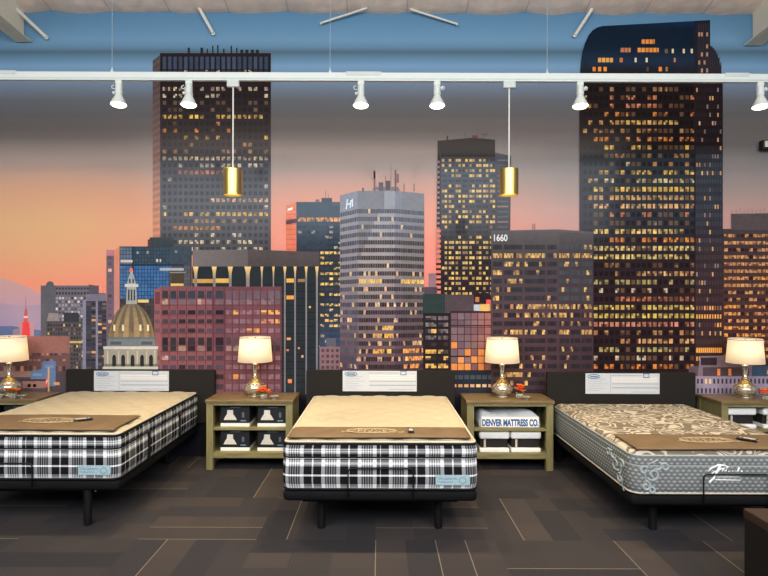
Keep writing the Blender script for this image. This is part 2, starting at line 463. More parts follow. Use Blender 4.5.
class Print:
    """one printed motif: a sheet of coloured cells in the plane of the mural"""
    def __init__(self, name, label=None, lay=None):
        if lay is None: layer_no[0] += 1; lay = layer_no[0]
        self.name, self.label, self.lay = name, label, lay
        self.v = []; self.f = []; self.c = []
    def poly(self, pts, col, up=0.0):
        o = len(self.v)
        self.v += [wp(x, y, self.lay + up) for x, y in pts]
        self.f.append(tuple(range(o, o + len(pts))))
        if callable(col): self.c.append([lin(col(x, y)) for x, y in pts])
        else: self.c.append([lin(col)] * len(pts))
    def rect(self, x0, y0, x1, y1, col, up=0.3): self.poly([(x0, y0), (x0, y1), (x1, y1), (x1, y0)], col, up)
    def grid(self, xs, ys, col, warp=None, up=0.0, corner=False):
        o = len(self.v); n = len(xs)
        for y in ys:
            for x in xs:
                p = warp(x, y) if warp else (x, y)
                self.v.append(wp(p[0], p[1], self.lay + up))
        for j in range(len(ys) - 1):
            for i in range(n - 1):
                a = o + j * n + i
                self.f.append((a, a + n, a + n + 1, a + 1))
                if corner:
                    self.c.append([lin(col(xs[p], ys[q])) for p, q in ((i, j), (i, j + 1), (i + 1, j + 1), (i + 1, j))])
                else:
                    k = col(i, j, (xs[i] + xs[i + 1]) / 2, (ys[j] + ys[j + 1]) / 2)
                    self.c.append([lin(k)] * 4)
    def windows(self, x0, x1, y0, y1, wx, wy, base, win, warp=None, up=0.0, sub=None):
        if sub:                      # uneven light inside each window: two by two panes
            cache = {}; q = random.Random(sub)
            win0 = win
            wx = [p for a, b in wx for p in ((a, (a + b) / 2), ((a + b) / 2, b))]
            wy = [p for a, b in wy for p in ((a, a + (b - a) * .45), (a + (b - a) * .45, b))]
            def win(i, j, x, y):
                k = (i // 2, j // 2)
                if k not in cache: cache[k] = win0(k[0], k[1], x, y)
                c = cache[k]
                if c is None: return None
                if sum(c) < 290: return c
                return lerp(base(x, y), c, q.choice((.25, .6, .85, 1, 1)))
        """facade: base colour with windows in the columns wx and rows wy, one connected sheet"""
        xs = sorted(set([x0, x1] + [v for a in wx for v in a if x0 < v < x1]))
        ys = sorted(set([y0, y1] + [v for a in wy for v in a if y0 < v < y1]))
        ci = {}; ri = {}
        for k, (a, b) in enumerate(wx):
            for i in range(len(xs) - 1):
                if a - 1e-6 <= xs[i] and xs[i + 1] <= b + 1e-6: ci[i] = k
        for k, (a, b) in enumerate(wy):
            for j in range(len(ys) - 1):
                if a - 1e-6 <= ys[j] and ys[j + 1] <= b + 1e-6: ri[j] = k
        def col(i, j, cx, cy):
            if i in ci and j in ri:
                c = win(ci[i], ri[j], cx, cy)
                if c is not None: return c
            return base(cx, cy)
        self.grid(xs, ys, col, warp, up)
    def done(self):
        me = bpy.data.meshes.new(self.name); me.from_pydata(self.v, [], self.f); me.update()
        ca = me.color_attributes.new('Col', 'FLOAT_COLOR', 'CORNER')
        for p, cs in zip(me.polygons, self.c):
            for li, c in zip(p.loop_indices, cs): ca.data[li].color = c
        me.materials.append(M['print_sky' if self.name in ('printed_sky', 'printed_mountain') else 'print'])
        o = bpy.data.objects.new(self.name, me); C.objects.link(o); o.parent = mural
        if self.label: o['label'] = self.label
        return o

def lerp(a, b, t): return tuple(x + (y - x) * t for x, y in zip(a, b))
def grad(stops):
    def f(y):
        if y <= stops[0][0]: return stops[0][1]
        for (a, ca), (b, cb) in zip(stops, stops[1:]):
            if y <= b: return lerp(ca, cb, (y - a) / (b - a))
        return stops[-1][1]
    return f
def jit(c, r, k=14): 
    d = r.uniform(-k, k); return tuple(v + d + r.uniform(-k * .3, k * .3) for v in c)
def cols(start, pitch, w, n): return [(start + i * pitch, start + i * pitch + w) for i in range(n)]
Y = (250, 200, 92); O = (238, 146, 64); W_ = (236, 216, 176); T = (190, 138, 84); D = (112, 86, 66); P_ = (206, 126, 88)

# sky; ceiling shade and reflected bands of the glossy wall painted into its colours
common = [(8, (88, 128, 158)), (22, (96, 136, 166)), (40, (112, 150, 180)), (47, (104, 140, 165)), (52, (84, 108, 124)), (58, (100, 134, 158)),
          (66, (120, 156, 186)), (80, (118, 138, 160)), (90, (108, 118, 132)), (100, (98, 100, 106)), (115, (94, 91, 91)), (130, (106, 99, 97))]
SL_ = grad(common + [(140, (120, 111, 107)), (147, (146, 134, 128)), (158, (168, 150, 141)), (168, (184, 155, 140)), (182, (203, 160, 134)), (200, (217, 166, 131)), (225, (222, 176, 130)),  # left column: reflected haze streak painted in as lighter stops
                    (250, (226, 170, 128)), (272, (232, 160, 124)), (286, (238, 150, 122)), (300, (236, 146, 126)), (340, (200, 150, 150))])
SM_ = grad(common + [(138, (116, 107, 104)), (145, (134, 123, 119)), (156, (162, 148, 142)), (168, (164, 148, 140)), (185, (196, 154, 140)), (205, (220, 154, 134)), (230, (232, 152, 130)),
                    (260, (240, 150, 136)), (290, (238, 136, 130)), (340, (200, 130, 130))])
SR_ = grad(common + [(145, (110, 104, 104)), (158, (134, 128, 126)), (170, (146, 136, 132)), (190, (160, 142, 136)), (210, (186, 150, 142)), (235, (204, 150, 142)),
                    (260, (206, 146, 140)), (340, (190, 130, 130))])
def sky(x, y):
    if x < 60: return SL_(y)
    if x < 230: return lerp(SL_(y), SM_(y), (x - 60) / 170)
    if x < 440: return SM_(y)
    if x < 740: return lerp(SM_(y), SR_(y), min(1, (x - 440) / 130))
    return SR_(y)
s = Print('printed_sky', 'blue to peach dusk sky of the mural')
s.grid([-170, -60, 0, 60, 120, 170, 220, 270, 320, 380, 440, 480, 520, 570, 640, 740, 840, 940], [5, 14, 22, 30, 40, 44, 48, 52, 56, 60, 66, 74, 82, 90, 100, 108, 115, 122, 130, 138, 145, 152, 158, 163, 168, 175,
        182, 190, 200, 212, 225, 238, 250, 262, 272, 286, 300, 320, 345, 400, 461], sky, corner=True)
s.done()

# mountains at the left
s = Print('printed_mountain', 'hazy purple mountain ridge printed at the left')
mc = grad([(277, (206, 160, 152)), (295, (196, 156, 160)), (312, (184, 150, 166)), (326, (176, 146, 170)), (340, (150, 140, 170))])
s.grid([-170, -100, -40, 0, 12, 22, 34, 44, 60], [0, .25, .5, .75, 1], lambda i, j, cx, cy: (0, 0, 0))
s.v = []; s.f = []; s.c = []
xs = [-170, -100, -40, 0, 10, 20, 30, 42, 60]; tops = [268, 262, 270, 277.5, 280, 284, 288.5, 294, 300]
for i in range(len(xs) - 1):
    for a, b in ((0, .3), (.3, .6), (.6, 1)):
        y0 = lambda k, t: tops[k] + (345 - tops[k]) * t
        s.poly([(xs[i], y0(i, a)), (xs[i], y0(i, b)), (xs[i + 1], y0(i + 1, b)), (xs[i + 1], y0(i + 1, a))], lambda x, y: mc(y))
s.poly([(-170, 304), (-170, 330), (45, 330), (45, 304), (20, 306), (0, 303)], lambda x, y: (172, 148, 168) if y < 310 else (166, 146, 172), .2)
s.poly([(-170, 328), (-170, 350), (45, 350), (45, 331), (12, 326)], (98, 112, 150), .4)
s.done()

# left cluster -----------------------------------------------------------
r = random.Random(3)
s = Print('printed_tower', 'red lit spire of a small tower printed at the far left')
s.poly([(19, 340), (19, 322), (24, 320), (31, 321), (34, 323), (34, 340)], (192, 146, 150))
s.poly([(13, 340), (13, 330), (20, 328), (20, 340)], (150, 130, 150), .2)
s.poly([(23.6, 324), (24.4, 312), (25.4, 308), (26.6, 308), (27.8, 312), (28.4, 324)], (196, 98, 98), .3)
s.poly([(25.6, 309), (25.8, 297), (26.2, 297), (26.4, 309)], (150, 110, 120), .3)
s.poly([(22, 336), (23, 322), (29.4, 322), (30.6, 336)], (226, 74, 78), .4)
s.rect(24, 316, 28, 318, (240, 190, 180), .5)
s.done()

s = Print('printed_building', 'grey stepped apartment block printed left of the dome')
wr = random.Random(5)
s.windows(41, 106, 285.5, 372, cols(56, 3.1, 2.0, 16), [(287.5, 289.5), (292, 294.5)] + cols(297, 3.6, 2.2, 18),
          lambda x, y: (98, 98, 104) if x < 53 else ((112, 106, 116) if y < 297 else (118, 112, 126)),
          lambda i, j, x, y: (62, 62, 70) if j < 2 else jit([(78, 76, 86), (150, 146, 152), (220, 210, 196)][wr.choices([0, 1, 2], [5, 3, 1.3])[0]], wr))
s.poly([(46, 286), (46.5, 283.5), (48.5, 281.6), (51, 281.2), (53.5, 282.5), (54.6, 286)], (92, 96, 100), .2)
s.poly([(99, 293.5), (99, 286), (89, 284.5), (89, 293.5)], (92, 86, 94), .2)
s.poly([(99.2, 285), (99.2, 293.2), (106.2, 293.2), (106.2, 285)], lambda x, y: sky(x, y), .2)
s.rect(86, 294, 106.2, 301, (122, 118, 134), .25)
s.done()
s = Print('printed_building', 'dark low office block with penthouse printed left of the dome')
s.windows(46.5, 82, 321, 400, cols(48, 2.6, 1.5, 13), cols(324, 4.2, 2.4, 17), lambda x, y: (88, 82, 84),
          lambda i, j, x, y: jit([(60, 58, 64), (120, 108, 100), (226, 192, 130)][wr.choices([0, 1, 2], [6, 2, .8])[0]], wr))
s.rect(64, 312.5, 79, 322, (62, 64, 70)); s.rect(70, 341, 82, 343, (214, 184, 104), .5)
s.poly([(47, 321), (49, 313), (58, 313), (60, 321)], (150, 138, 136), .2)
s.done()
s = Print('printed_tower', 'dark glass tower with pale vertical ribs printed left of the dome')
s.windows(83, 107, 301, 400, [(86.2, 91), (91.8, 96), (98.2, 102), (102.6, 106.6)], cols(303, 4.0, 2.2, 24), lambda x, y: (134, 134, 152) if (x < 86 or 96 < x < 98.2) else (70, 68, 80),
          lambda i, j, x, y: jit([(62, 62, 72), (110, 96, 92), (224, 170, 120)][wr.choices([0, 1, 2], [6, 1.6, 1])[0]], wr))
s.done()
s = Print('printed_building', 'long low brown warehouse printed behind the left lamp')
s.windows(-170, 70, 336, 400, cols(-168, 4.2, 2.8, 56), [(353, 355.5), (359, 361), (366, 371)], lambda x, y: (150, 104, 98) if y < 352 else ((112, 84, 84) if y < 374 else (86, 74, 80)),
          lambda i, j, x, y: jit([(86, 66, 70), (150, 110, 100), (200, 140, 110)][wr.choices([0, 1, 2], [5, 2, .5])[0]], wr))
s.rect(-20, 371, 31, 377, (150, 120, 112))
s.done()
s = Print('printed_building', 'small steel blue building printed above the left nightstand')
s.poly([(31, 380), (31, 371), (42, 369), (42, 362), (44, 362), (44, 361), (56, 361), (56, 386), (42, 386), (42, 380)], (98, 124, 164))
s.rect(33, 373, 42, 376, (122, 148, 186)); s.rect(45, 365, 54, 368, (116, 138, 170))
s.done()
s = Print('printed_building', 'small pink shop with dark windows printed above the left nightstand')
s.poly([(-170, 400), (-170, 388), (14, 388), (23, 379), (48, 380), (48, 388), (70, 389), (70, 400)], (84, 76, 84))
s.rect(23, 380.5, 46, 388, (156, 116, 106)); s.rect(28, 384, 31, 387, (66, 58, 66)); s.rect(33.5, 384, 36.5, 387, (66, 58, 66)); s.rect(20, 379, 48, 381, (72, 62, 70), .4)
s.rect(54, 382, 60, 385, (214, 160, 100))
s.done()
s = Print('printed_flag', 'small red and white flag on a pole printed at the left')
s.rect(48.3, 367, 49.8, 394, (210, 168, 110)); s.poly([(45, 383), (47, 377), (48.3, 375), (48.3, 387), (45.5, 387)], (206, 96, 96), .4); s.poly([(46.4, 382), (48.3, 379), (48.3, 381), (46.6, 384)], (232, 200, 190), .5)
s.done()

# the big square tower at the left ------------------------------------------
s = Print('printed_tower', 'tall square brown tower with small windows printed at the left')
face = grad([(53, (44, 35, 37)), (75, (38, 30, 32)), (100, (42, 33, 35)), (135, (50, 44, 47)), (160, (64, 62, 68)), (185, (80, 82, 90)), (205, (86, 87, 94)), (255, (79, 78, 83))])  # greyer middle is wall reflection haze put into the print colour
side = grad([(53, (96, 86, 86)), (90, (92, 76, 74)), (140, (120, 96, 92)), (180, (172, 124, 108)), (220, (210, 144, 116)), (255, (216, 140, 116))])
ys = [58 + 3.4 * k for k in range(58)]
for k in range(57):
    t = k / 57
    s.poly([(153, 61 + k * 3.35), (153, 61 + (k + 1) * 3.35), (160.6, 55 + (k + 1) * 3.45), (160.6, 55 + k * 3.45)], (lambda x, y: side(y)) if k % 2 else (lambda x, y: tuple(v * .9 for v in side(y))))
rw = random.Random(11)
spec = {0: (.75, W_), 1: (.5, W_), 2: (.35, D), 3: (.3, D), 4: (.55, Y), 5: (.35, O), 6: (.25, O), 7: (.35, Y), 8: (.3, T), 9: (.25, T), 10: (.9, W_), 11: (.4, W_), 12: (.6, P_), 13: (.12, W_),
        14: (.03, W_), 15: (.02, W_), 16: (.55, (240, 190, 140)), 17: (.08, W_), 18: (.6, Y), 19: (.45, T), 20: (.6, O), 21: (.3, W_), 22: (.4, W_), 23: (.5, W_)}
half = {12: (0.12, .72), 16: (.45, 1.0), 20: (.15, .5)}
rows = [(87.3 + 6.95 * k, 91.0 + 6.95 * k) for k in range(24)]
def bigwin(i, j, x, y):
    p, c = spec[j]
    if j in half: p = .95 if half[j][0] <= i / 20 <= half[j][1] else .08
    f = face(y)
    if rw.random() < p: return jit(lerp(f, c, rw.uniform(.55, 1)), rw, 10)
    return tuple(v * .66 + 6 for v in jit(f, rw, 4))
s.windows(160.4, 271, 53.4, 255, cols(163.0, 5.35, 3.4, 20), [(57, 69.5), (70.3, 73)] + rows, lambda x, y: face(y),
          lambda i, j, x, y: (jit((62, 76, 96), rw, 6) if j == 0 else ((190, 170, 150) if rw.random() < .22 else (50, 56, 68))) if j < 2 else bigwin(i, j - 2, x, y), sub=7)
for x, h, w in [(189, 48, 1.4), (202, 48, 2), (207.5, 49, .5), (213, 46, .4), (218, 45.5, .5), (224, 49, .6), (231.5, 46, .6), (237, 48, .5), (242, 50, 2.2), (247, 50, 2.4), (252.5, 50, 2.4), (257.5, 50, 2.4)]:
    s.rect(x - w / 2 - .4, h, x + w / 2 + .4, 53.6, (44, 44, 52), .2)
s.done()

# blue glass office behind the dome
s = Print('printed_tower', 'slim mauve tower with orange lit edge printed behind the dome')
s.windows(106.8, 114.4, 250, 372, [(108.5, 112)], cols(256, 6.4, 3, 18), lambda x, y: (190, 128, 140) if y < 253.5 else (116, 98, 110), lambda i, j, x, y: jit((224, 190, 170) if wr.random() < .35 else (92, 80, 94), wr))
og = grad([(247, (222, 140, 112)), (290, (214, 150, 130)), (330, (196, 160, 160)), (372, (160, 140, 150))])
s.poly([(114.4, 251), (114.4, 372), (120.4, 372), (120.4, 246)], lambda x, y: og(y), .2)
s.done()
s = Print('printed_building', 'blue mirrored glass office block printed behind the dome')
s.windows(120, 192, 246.5, 372, cols(120.6, 3.05, 2.6, 23), cols(247.4, 3.7, 3.2, 33), lambda x, y: (44, 58, 72) if x < 170 else (70, 72, 76),
          lambda i, j, x, y: jit((100, 118, 138), wr, 6) if (x < 133 and y < 264) else (jit((62, 78, 92), wr, 4) if y < 264.5 else (jit((92, 90, 96) if x > 184 else (80, 76, 70), wr, 6) if x > 170 + (275 - y) * .1 and y < 300 else jit((66, 108, 160) if x > 133 else (76, 114, 158), wr, 8) if y < 299 else jit((76, 66, 62), wr, 8))))
s.rect(150, 237.4, 174, 247, (58, 68, 72)); s.rect(148, 239.5, 151, 246.5, (96, 66, 66), .5); s.rect(132, 246.4, 134.4, 300, (48, 62, 76), .4)
for x0, y0, x1, y1, c in [(120, 264.3, 184, 265.6, (40, 54, 66)), (121, 260, 133, 262.4, (206, 196, 190)), (137, 251.5, 139, 254, (150, 156, 160)), (147, 251, 149, 254, (140, 146, 150)), (156.5, 259, 158.5, 262, (214, 206, 190)),
                          (160, 259, 161.5, 262, (206, 196, 180)), (175, 250.5, 177.5, 253, (120, 140, 150)), (160, 268, 184, 270.6, (170, 180, 186)), (138, 299.5, 149, 302.5, (236, 204, 130)), (171, 283.5, 184, 286, (232, 184, 110)), (172, 274, 184, 283, (74, 66, 56)), (170, 272, 186, 273, (150, 144, 130))]:
    s.rect(x0, y0, x1, y1, c, .6)
s.done()

# dark block with flared lit columns
s = Print('printed_building', 'dark office block with flared floodlit columns under a grey roof band')
s.poly([(193, 250), (193, 267), (248, 267), (248, 249.5)], lambda x, y: (120, 114, 114) if x < 200 else (104, 98, 98))
s.poly([(248, 249.5), (248, 267), (319.5, 267), (319.5, 252)], lambda x, y: (88, 80, 80) if y < 260 else (80, 74, 74))
s.rect(192.5, 266.5, 319.3, 400, (44, 50, 54), .1)
s.rect(193, 279, 229, 283, (206, 158, 84), .3); s.rect(214, 278.5, 229, 282.5, (232, 186, 96), .35)
cg = grad([(266, (250, 214, 140)), (272, (214, 178, 120)), (278, (140, 132, 130)), (290, (126, 128, 138)), (400, (112, 118, 134))])
for x, w in [(196, 2.8), (214.5, 2.6), (230.5, 2.6), (248, 3.4), (262, 1.4), (273.6, 1.3), (285, 1.5), (295.2, 1.5), (306.3, 1.5), (317, 1.8)]:
    s.poly([(x - w, 266.6), (x - w * .55, 273), (x - w * .5, 279), (x - w * .5, 400), (x + w * .5, 400), (x + w * .5, 279), (x + w * .55, 273), (x + w, 266.6)], lambda xx, yy: cg(yy), .5)
for x0, y0, x1, y1, c in [(286.5, 278.5, 294, 282.5, (232, 178, 84)), (286.5, 295.5, 294, 299.3, (228, 160, 76)), (287, 337.5, 291, 340, (220, 160, 110)), (298, 279, 305, 282, (150, 120, 84)), (309, 306, 311, 308, (236, 190, 120)),
                          (286.5, 349, 289, 351, (190, 120, 90)), (298, 347, 300, 349, (210, 140, 110)), (301.5, 355, 303.5, 357.5, (236, 180, 150)), (306.5, 370, 309.5, 374, (238, 172, 130)), (288, 379, 292, 383, (226, 140, 90))]:
    s.rect(x0, y0, x1, y1, c, .4)
for y in range(284, 398, 7): s.rect(263, y, 316, y + .8, (34, 40, 46), .3)
s.done()

# pink granite building
s = Print('printed_building', 'pink granite office building with rows of paired windows printed left of the middle')
pr = random.Random(21)
wxs = [(162.6, 168.4), (170.6, 176.8), (179, 186), (188, 195.8), (198, 204.8), (206.8, 212.2), (215.8, 223.8), (226.4, 231.6), (233.4, 238.6), (240.2, 245.6), (247, 252), (254, 259.6), (261.4, 266.6), (268.6, 273.8), (275.6, 280.6)]
wys = [(290.8, 298.5), (298.5, 304.4), (310.2, 314.4), (319.2, 323.4), (328.4, 332.6), (337.4, 345), (345, 351), (355.6, 360), (364.8, 369), (374.2, 379), (384, 389)]
def pinkwin(i, j, x, y):
    if j == 0: return jit((64, 66, 76) if i < 7 else (104, 96, 108), pr, 6)
    if j == 1: return jit((196, 168, 148) if pr.random() < .4 and i < 7 else (118, 104, 112), pr, 16)
    if j == 5: return jit((52, 46, 52) if i < 7 else (86, 70, 80), pr, 8)
    if j == 6: return jit((60, 54, 58) if pr.random() < .7 else (150, 124, 116), pr, 12)
    if i > 11 and j in (2, 3): return jit((244, 182, 96) if j == 2 or pr.random() < .6 else (190, 140, 116), pr)
    if i >= 7: return jit((236, 168, 96) if pr.random() < (.10 if j < 7 else .22) else (136, 108, 120), pr, 12)
    return jit([(80, 70, 80), (56, 48, 54), (206, 190, 180)][pr.choices([0, 1, 2], [5, 3, .5])[0]], pr, 8)
pb = lambda x, y: (112, 66, 72) if (y < 288.5) else ((146, 92, 97) if x < 214 else (120, 79, 87)) if int(y / 4.6) % 2 else ((134, 84, 89) if x < 214 else (112, 73, 81))
s.windows(161, 281.8, 286.6, 400, wxs, wys, pb, pinkwin, sub=15)
s.poly([(154.6, 289.5), (154.6, 400), (161, 400), (161, 287)], (150, 95, 98), .1)
for a, b in wys[2:5] + wys[7:]: s.rect(155.2, a, 160.2, b, (116, 84, 92), .3)
s.rect(155.4, 292, 160.4, 304, (112, 66, 72), .3)
for x in (213.2, 224.8, 281): s.rect(x - .8, 287, x + .8, 400, (104, 64, 72), .3)
for k in range(len(wxs) - 1):
    xm = (wxs[k][1] + wxs[k + 1][0]) / 2; s.rect(xm - .35, 289, xm + .35, 400, (92, 58, 66), .35)
for a, b in wys: s.rect(161, b + .3, 281.6, b + .9, (96, 60, 68), .32)
s.done()

# dark blue office with orange flank
s = Print('printed_tower', 'dark blue office tower with an orange sunlit flank printed left of the silver tower', lay=2.6)
rr = random.Random(31)
s.poly([(286, 205.5), (286, 255), (296.5, 255), (296.5, 202)], lambda x, y: (222, 134, 106) if y < 230 else (230, 122, 92))
for k in range(9): s.rect(286.4, 209 + k * 5, 296.4, 209.6 + k * 5, (190, 104, 88), .2)
s.poly([(286, 220.5), (286, 224.5), (296.5, 223), (296.5, 218.5)], (88, 70, 82), .4)
s.poly([(287.6, 208.8), (287.6, 211), (292.6, 209.6), (292.6, 207.4)], (250, 240, 230), .4)
bg = grad([(200, (70, 86, 100)), (216, (64, 82, 98)), (235, (54, 68, 84)), (250, (52, 58, 68)), (300, (46, 54, 68)), (345, (58, 76, 104)), (372, (48, 56, 76))])
def bluewin(i, j, x, y):
    if j == 0: return jit((238, 164, 96), rr)
    if y < 250: return jit((176, 166, 150), rr, 20) if rr.random() < .16 else jit((50, 64, 80), rr, 5)
    if x > 318 and y < 332: return jit((240, 200, 110), rr, 16) if (j % 2 == 0 and rr.random() < .85) or rr.random() < .2 else jit((58, 60, 70), rr, 6)
    return jit((190, 160, 110), rr) if rr.random() < .15 else jit((52, 66, 86), rr, 6)
s.windows(296.4, 342, 202, 400, cols(298, 4.5, 3.6, 10), [(217.6, 221.6)] + cols(225.5, 5.2, 2.6, 33), lambda x, y: tuple(v * (.86 if x > 326 and 228 < y < 252 else 1) for v in bg(y)), bluewin, sub=14)
s.rect(321.5, 198, 332, 202.4, (64, 78, 92)); s.rect(315.5, 199.5, 319.5, 202.3, (120, 106, 106)); s.rect(325.3, 191, 325.9, 199, (120, 110, 110), .4); s.rect(328, 194, 328.5, 199, (120, 110, 110), .4)
s.rect(333, 202.2, 342, 206, (78, 92, 104))
s.done()
s = Print('printed_building', 'small mauve building with pale columns printed at the foot of the silver tower', lay=3.6)
s.windows(319.5, 341, 346.5, 400, cols(321.5, 4.8, 2.8, 4), cols(349, 5.6, 3, 9), lambda x, y: (136, 106, 112), lambda i, j, x, y: jit((86, 70, 80), rr, 8))
s.rect(326, 338, 336, 347, (92, 96, 108), -.2)
s.done()

# silver tower in the middle
s = Print('printed_tower', 'silver tower with dark window bands and roof masts printed in the middle')
sr = random.Random(41)
def wsil(x, y):
    k = (310 - y) / 110.0
    if x < 358: return (x, y + (358 - x) / 18.0 * 4.2 * k)
    if x > 396: return (x, y + (x - 396) / 28.0 * 2.6 * k)
    return (x, y)
lg = grad([(190, (138, 142, 152)), (215, (146, 148, 156)), (260, (154, 147, 147)), (285, (148, 138, 137)), (315, (120, 107, 113)), (345, (104, 84, 92)), (372, (92, 72, 80))])
def silbase(x, y):
    c = lg(y)
    if x < 358: return tuple(v * .95 + d for v, d in zip(c, (0, 0, 5)))
    if x > 402: return tuple(v * .86 for v in c)
    if x > 395: return tuple(v * .9 + d for v, d in zip(c, (0, 0, 8)))
    if 200 < y < 262 and x - 358 < (262 - y) * .42: return tuple(v * .86 for v in c)
    return tuple(v * 1.06 for v in c)
def silwin(i, j, x, y):
    p = .04 if y < 270 else .13
    if j == 9 and (x > 358) and not (382 < x < 402): return jit((242, 192, 96), sr, 18)
    if j in (15, 16, 18) and 372 < x < 392 and sr.random() < .7: return jit((246, 190, 84), sr)
    if j > 17 and x > 402 and sr.random() < .6: return jit((248, 160, 80), sr, 18)
    if sr.random() < p: return jit((226, 190, 140), sr, 24)
    c = (80, 80, 92) if x < 358 or y < 240 else ((70, 64, 66) if y < 300 else (58, 48, 52))
    return jit(c, sr, 9)
s.windows(340, 424, 191, 400, cols(340.4, 2.32, 2.1, 36), [(209.2 + 7.77 * k, 213.5 + 7.77 * k) for k in range(24)], silbase, silwin, wsil, sub=13)
s.poly([(372, 190), (374, 187), (398, 187), (400, 191)], (116, 112, 122), .3)
for x, h, w, c in [(374.5, 171, .9, (130, 96, 96)), (373, 170, 2, (168, 150, 148)), (385.5, 176, .4, (140, 112, 112)), (390.8, 165, .5, (150, 130, 130)), (395.4, 170, .8, (120, 86, 90)), (397.6, 174, 1.2, (134, 100, 104)), (404, 184, .5, (120, 110, 110)), (414, 184, .5, (120, 110, 110)), (363, 188, .8, (90, 80, 84)), (388, 181, 2.2, (84, 74, 80)), (381, 182.5, 2.2, (92, 84, 90))]:
    s.rect(x - w, h if w < 1.5 else h, x + w, 191.5 if w < 1 else min(191, h + 9), c, .35)
logo = [((345.6, 209.5), (346.8, 199.5), (348, 199), (347, 209)), ((346.6, 204), (350, 203), (350, 204.6), (346.6, 205.6)), ((349.6, 208), (350.4, 200.5), (351.6, 200), (350.8, 207.6)), ((351.6, 200), (353, 198.6), (353, 206.4), (352, 207))]
for q in logo: s.poly(q, (214, 234, 244), .6)
s.done()

# dark capped tower
s = Print('printed_tower', 'dark capped office tower printed between the silver tower and the right pendant')
kr = random.Random(51)
fg = grad([(137, (28, 26, 28)), (153, (34, 32, 34)), (160, (72, 76, 86)), (175, (76, 84, 96)), (200, (72, 76, 84)), (225, (66, 66, 72)), (250, (54, 50, 54)), (300, (48, 40, 44))])  # reflected haze below the cap is painted into these stops
s.poly([(437.6, 141), (437.6, 160), (494.8, 160), (494.8, 140), (473, 138)], (30, 28, 30))
s.poly([(494.8, 152.8), (494.8, 300), (509.2, 300), (510.8, 156.2)], lambda x, y: tuple(v * 1.0 for v in fg(y + 14)), -.1)
def capwin(i, j, x, y):
    ph = (j * 7 + 3) % 5
    p = [.75, .7, .65, .35, .18, .6, .75, .8, .7, .4, .5, .7, .6, .1, .1, .35][j] if j < 16 else .82
    if i == 0: p *= .35
    if kr.random() < p * .95: return jit(lerp((136, 116, 96), (250, 206, 112), kr.random() ** .7), kr, 14)
    return jit(tuple(v * .82 for v in fg(y)), kr, 5)
s.windows(440.6, 494.8, 157, 300, [(441.8 + 6.85 * k + q * 2.7, 444.2 + 6.85 * k + q * 2.7) for k in range(8) for q in (0, 1)], [(159.2 + 5.12 * k, 161.9 + 5.12 * k) for k in range(27)], lambda x, y: fg(y), capwin, up=.1)
for k in range(27): s.rect(497, 159.8 + 5.12 * k, 508, 161.4 + 5.12 * k, jit((96, 92, 96) if k % 3 else (130, 108, 100), kr, 10), .1)
s.poly([(437.6, 141), (435.4, 300), (441, 300), (441, 157)], lambda x, y: fg(y), .05)
for k in range(20): s.rect(436.2, 161 + 5.1 * k, 439.4, 163.2 + 5.1 * k, (158, 120, 118), .3)
for k in range(14): s.rect(435.6, 229.5 + 5.1 * k, 440.6, 232.4 + 5.1 * k, (232, 130, 108), .4)
s.rect(472, 135.6, 477, 138.6, (110, 48, 56), .3); s.rect(477.2, 128, 477.6, 138, (90, 80, 80), .3); s.rect(464.6, 131.5, 465, 139, (80, 74, 74), .3); s.rect(446.6, 136, 448, 140.4, (50, 46, 46), .3); s.rect(482, 134, 487, 135, (90, 84, 84), .3); s.rect(484, 134, 484.6, 139, (90, 84, 84), .3)
s.done()

s = Print('printed_building', 'low dark green and mauve blocks printed right of the silver tower')
s.rect(424, 287, 437, 300, (84, 74, 84), 0); s.rect(428.5, 273.5, 436, 300, (150, 118, 128), -.1)
s.rect(422.6, 294, 446, 316, (50, 64, 64), .1); s.rect(445, 294.6, 473.5, 313, (86, 74, 80), .2)
for k in range(12): s.rect(446 + k * 2.3, 295, 446.5 + k * 2.3, 312, (72, 62, 68), .3)
s.rect(473, 293, 490, 304, (48, 36, 40), .1); s.rect(473.6, 304.6, 479.6, 310.6, (176, 190, 206), .3); s.rect(479.6, 304, 489.4, 311, (222, 180, 104), .3)
s.rect(475, 297, 479, 302, (190, 120, 84), .3); s.rect(486, 299.5, 490, 304, (236, 88, 84), .3)
s.done()
s = Print('printed_building', 'dark glass grid building with yellow lit floors printed right of the silver tower')
gr_ = random.Random(61)
s.windows(423, 450, 313, 372, [(425.4, 430.6), (431, 436.2), (438, 443), (443.4, 448)], [(316, 320), (322.5, 326.5), (329, 333), (335.5, 339.5), (342.5, 346), (349.5, 353.5), (356, 360), (363.5, 368)], lambda x, y: (40, 36, 40),
          lambda i, j, x, y: jit((238, 190, 104) if (j > 4 and gr_.random() < .8) or gr_.random() < .15 else ((120, 108, 112) if j < 4 else (60, 50, 50)), gr_, 16), sub=17)
s.rect(424, 370, 492, 400, (44, 48, 58), 0)
for x in range(434, 490, 6): s.rect(x, 384, x + 4.2, 387, jit((220, 176, 130), gr_, 20), .2); s.rect(x, 375, x + 4.8, 379, (70, 80, 92), .2)
s.done()
s = Print('printed_building', 'rose tinted glass grid building with orange reflections printed left of the middle right lamp')
s.windows(449.6, 490.6, 311, 370.5, cols(451, 6.7, 6.0, 6), cols(313, 7.2, 6.5, 8), lambda x, y: (62, 44, 50),
          lambda i, j, x, y: jit((222, 146, 84) if (j >= 4 and gr_.random() < .1 + .11 * (j - 4) + (.2 if i > 2 else 0)) else lerp((118, 98, 106), (158, 102, 94), max(0, (x - 465) / 26)), gr_, 10))
s.rect(449.6, 325, 490.6, 326, (50, 36, 42), .2); s.rect(450, 356, 470, 357, (50, 36, 42), .2)
s.done()

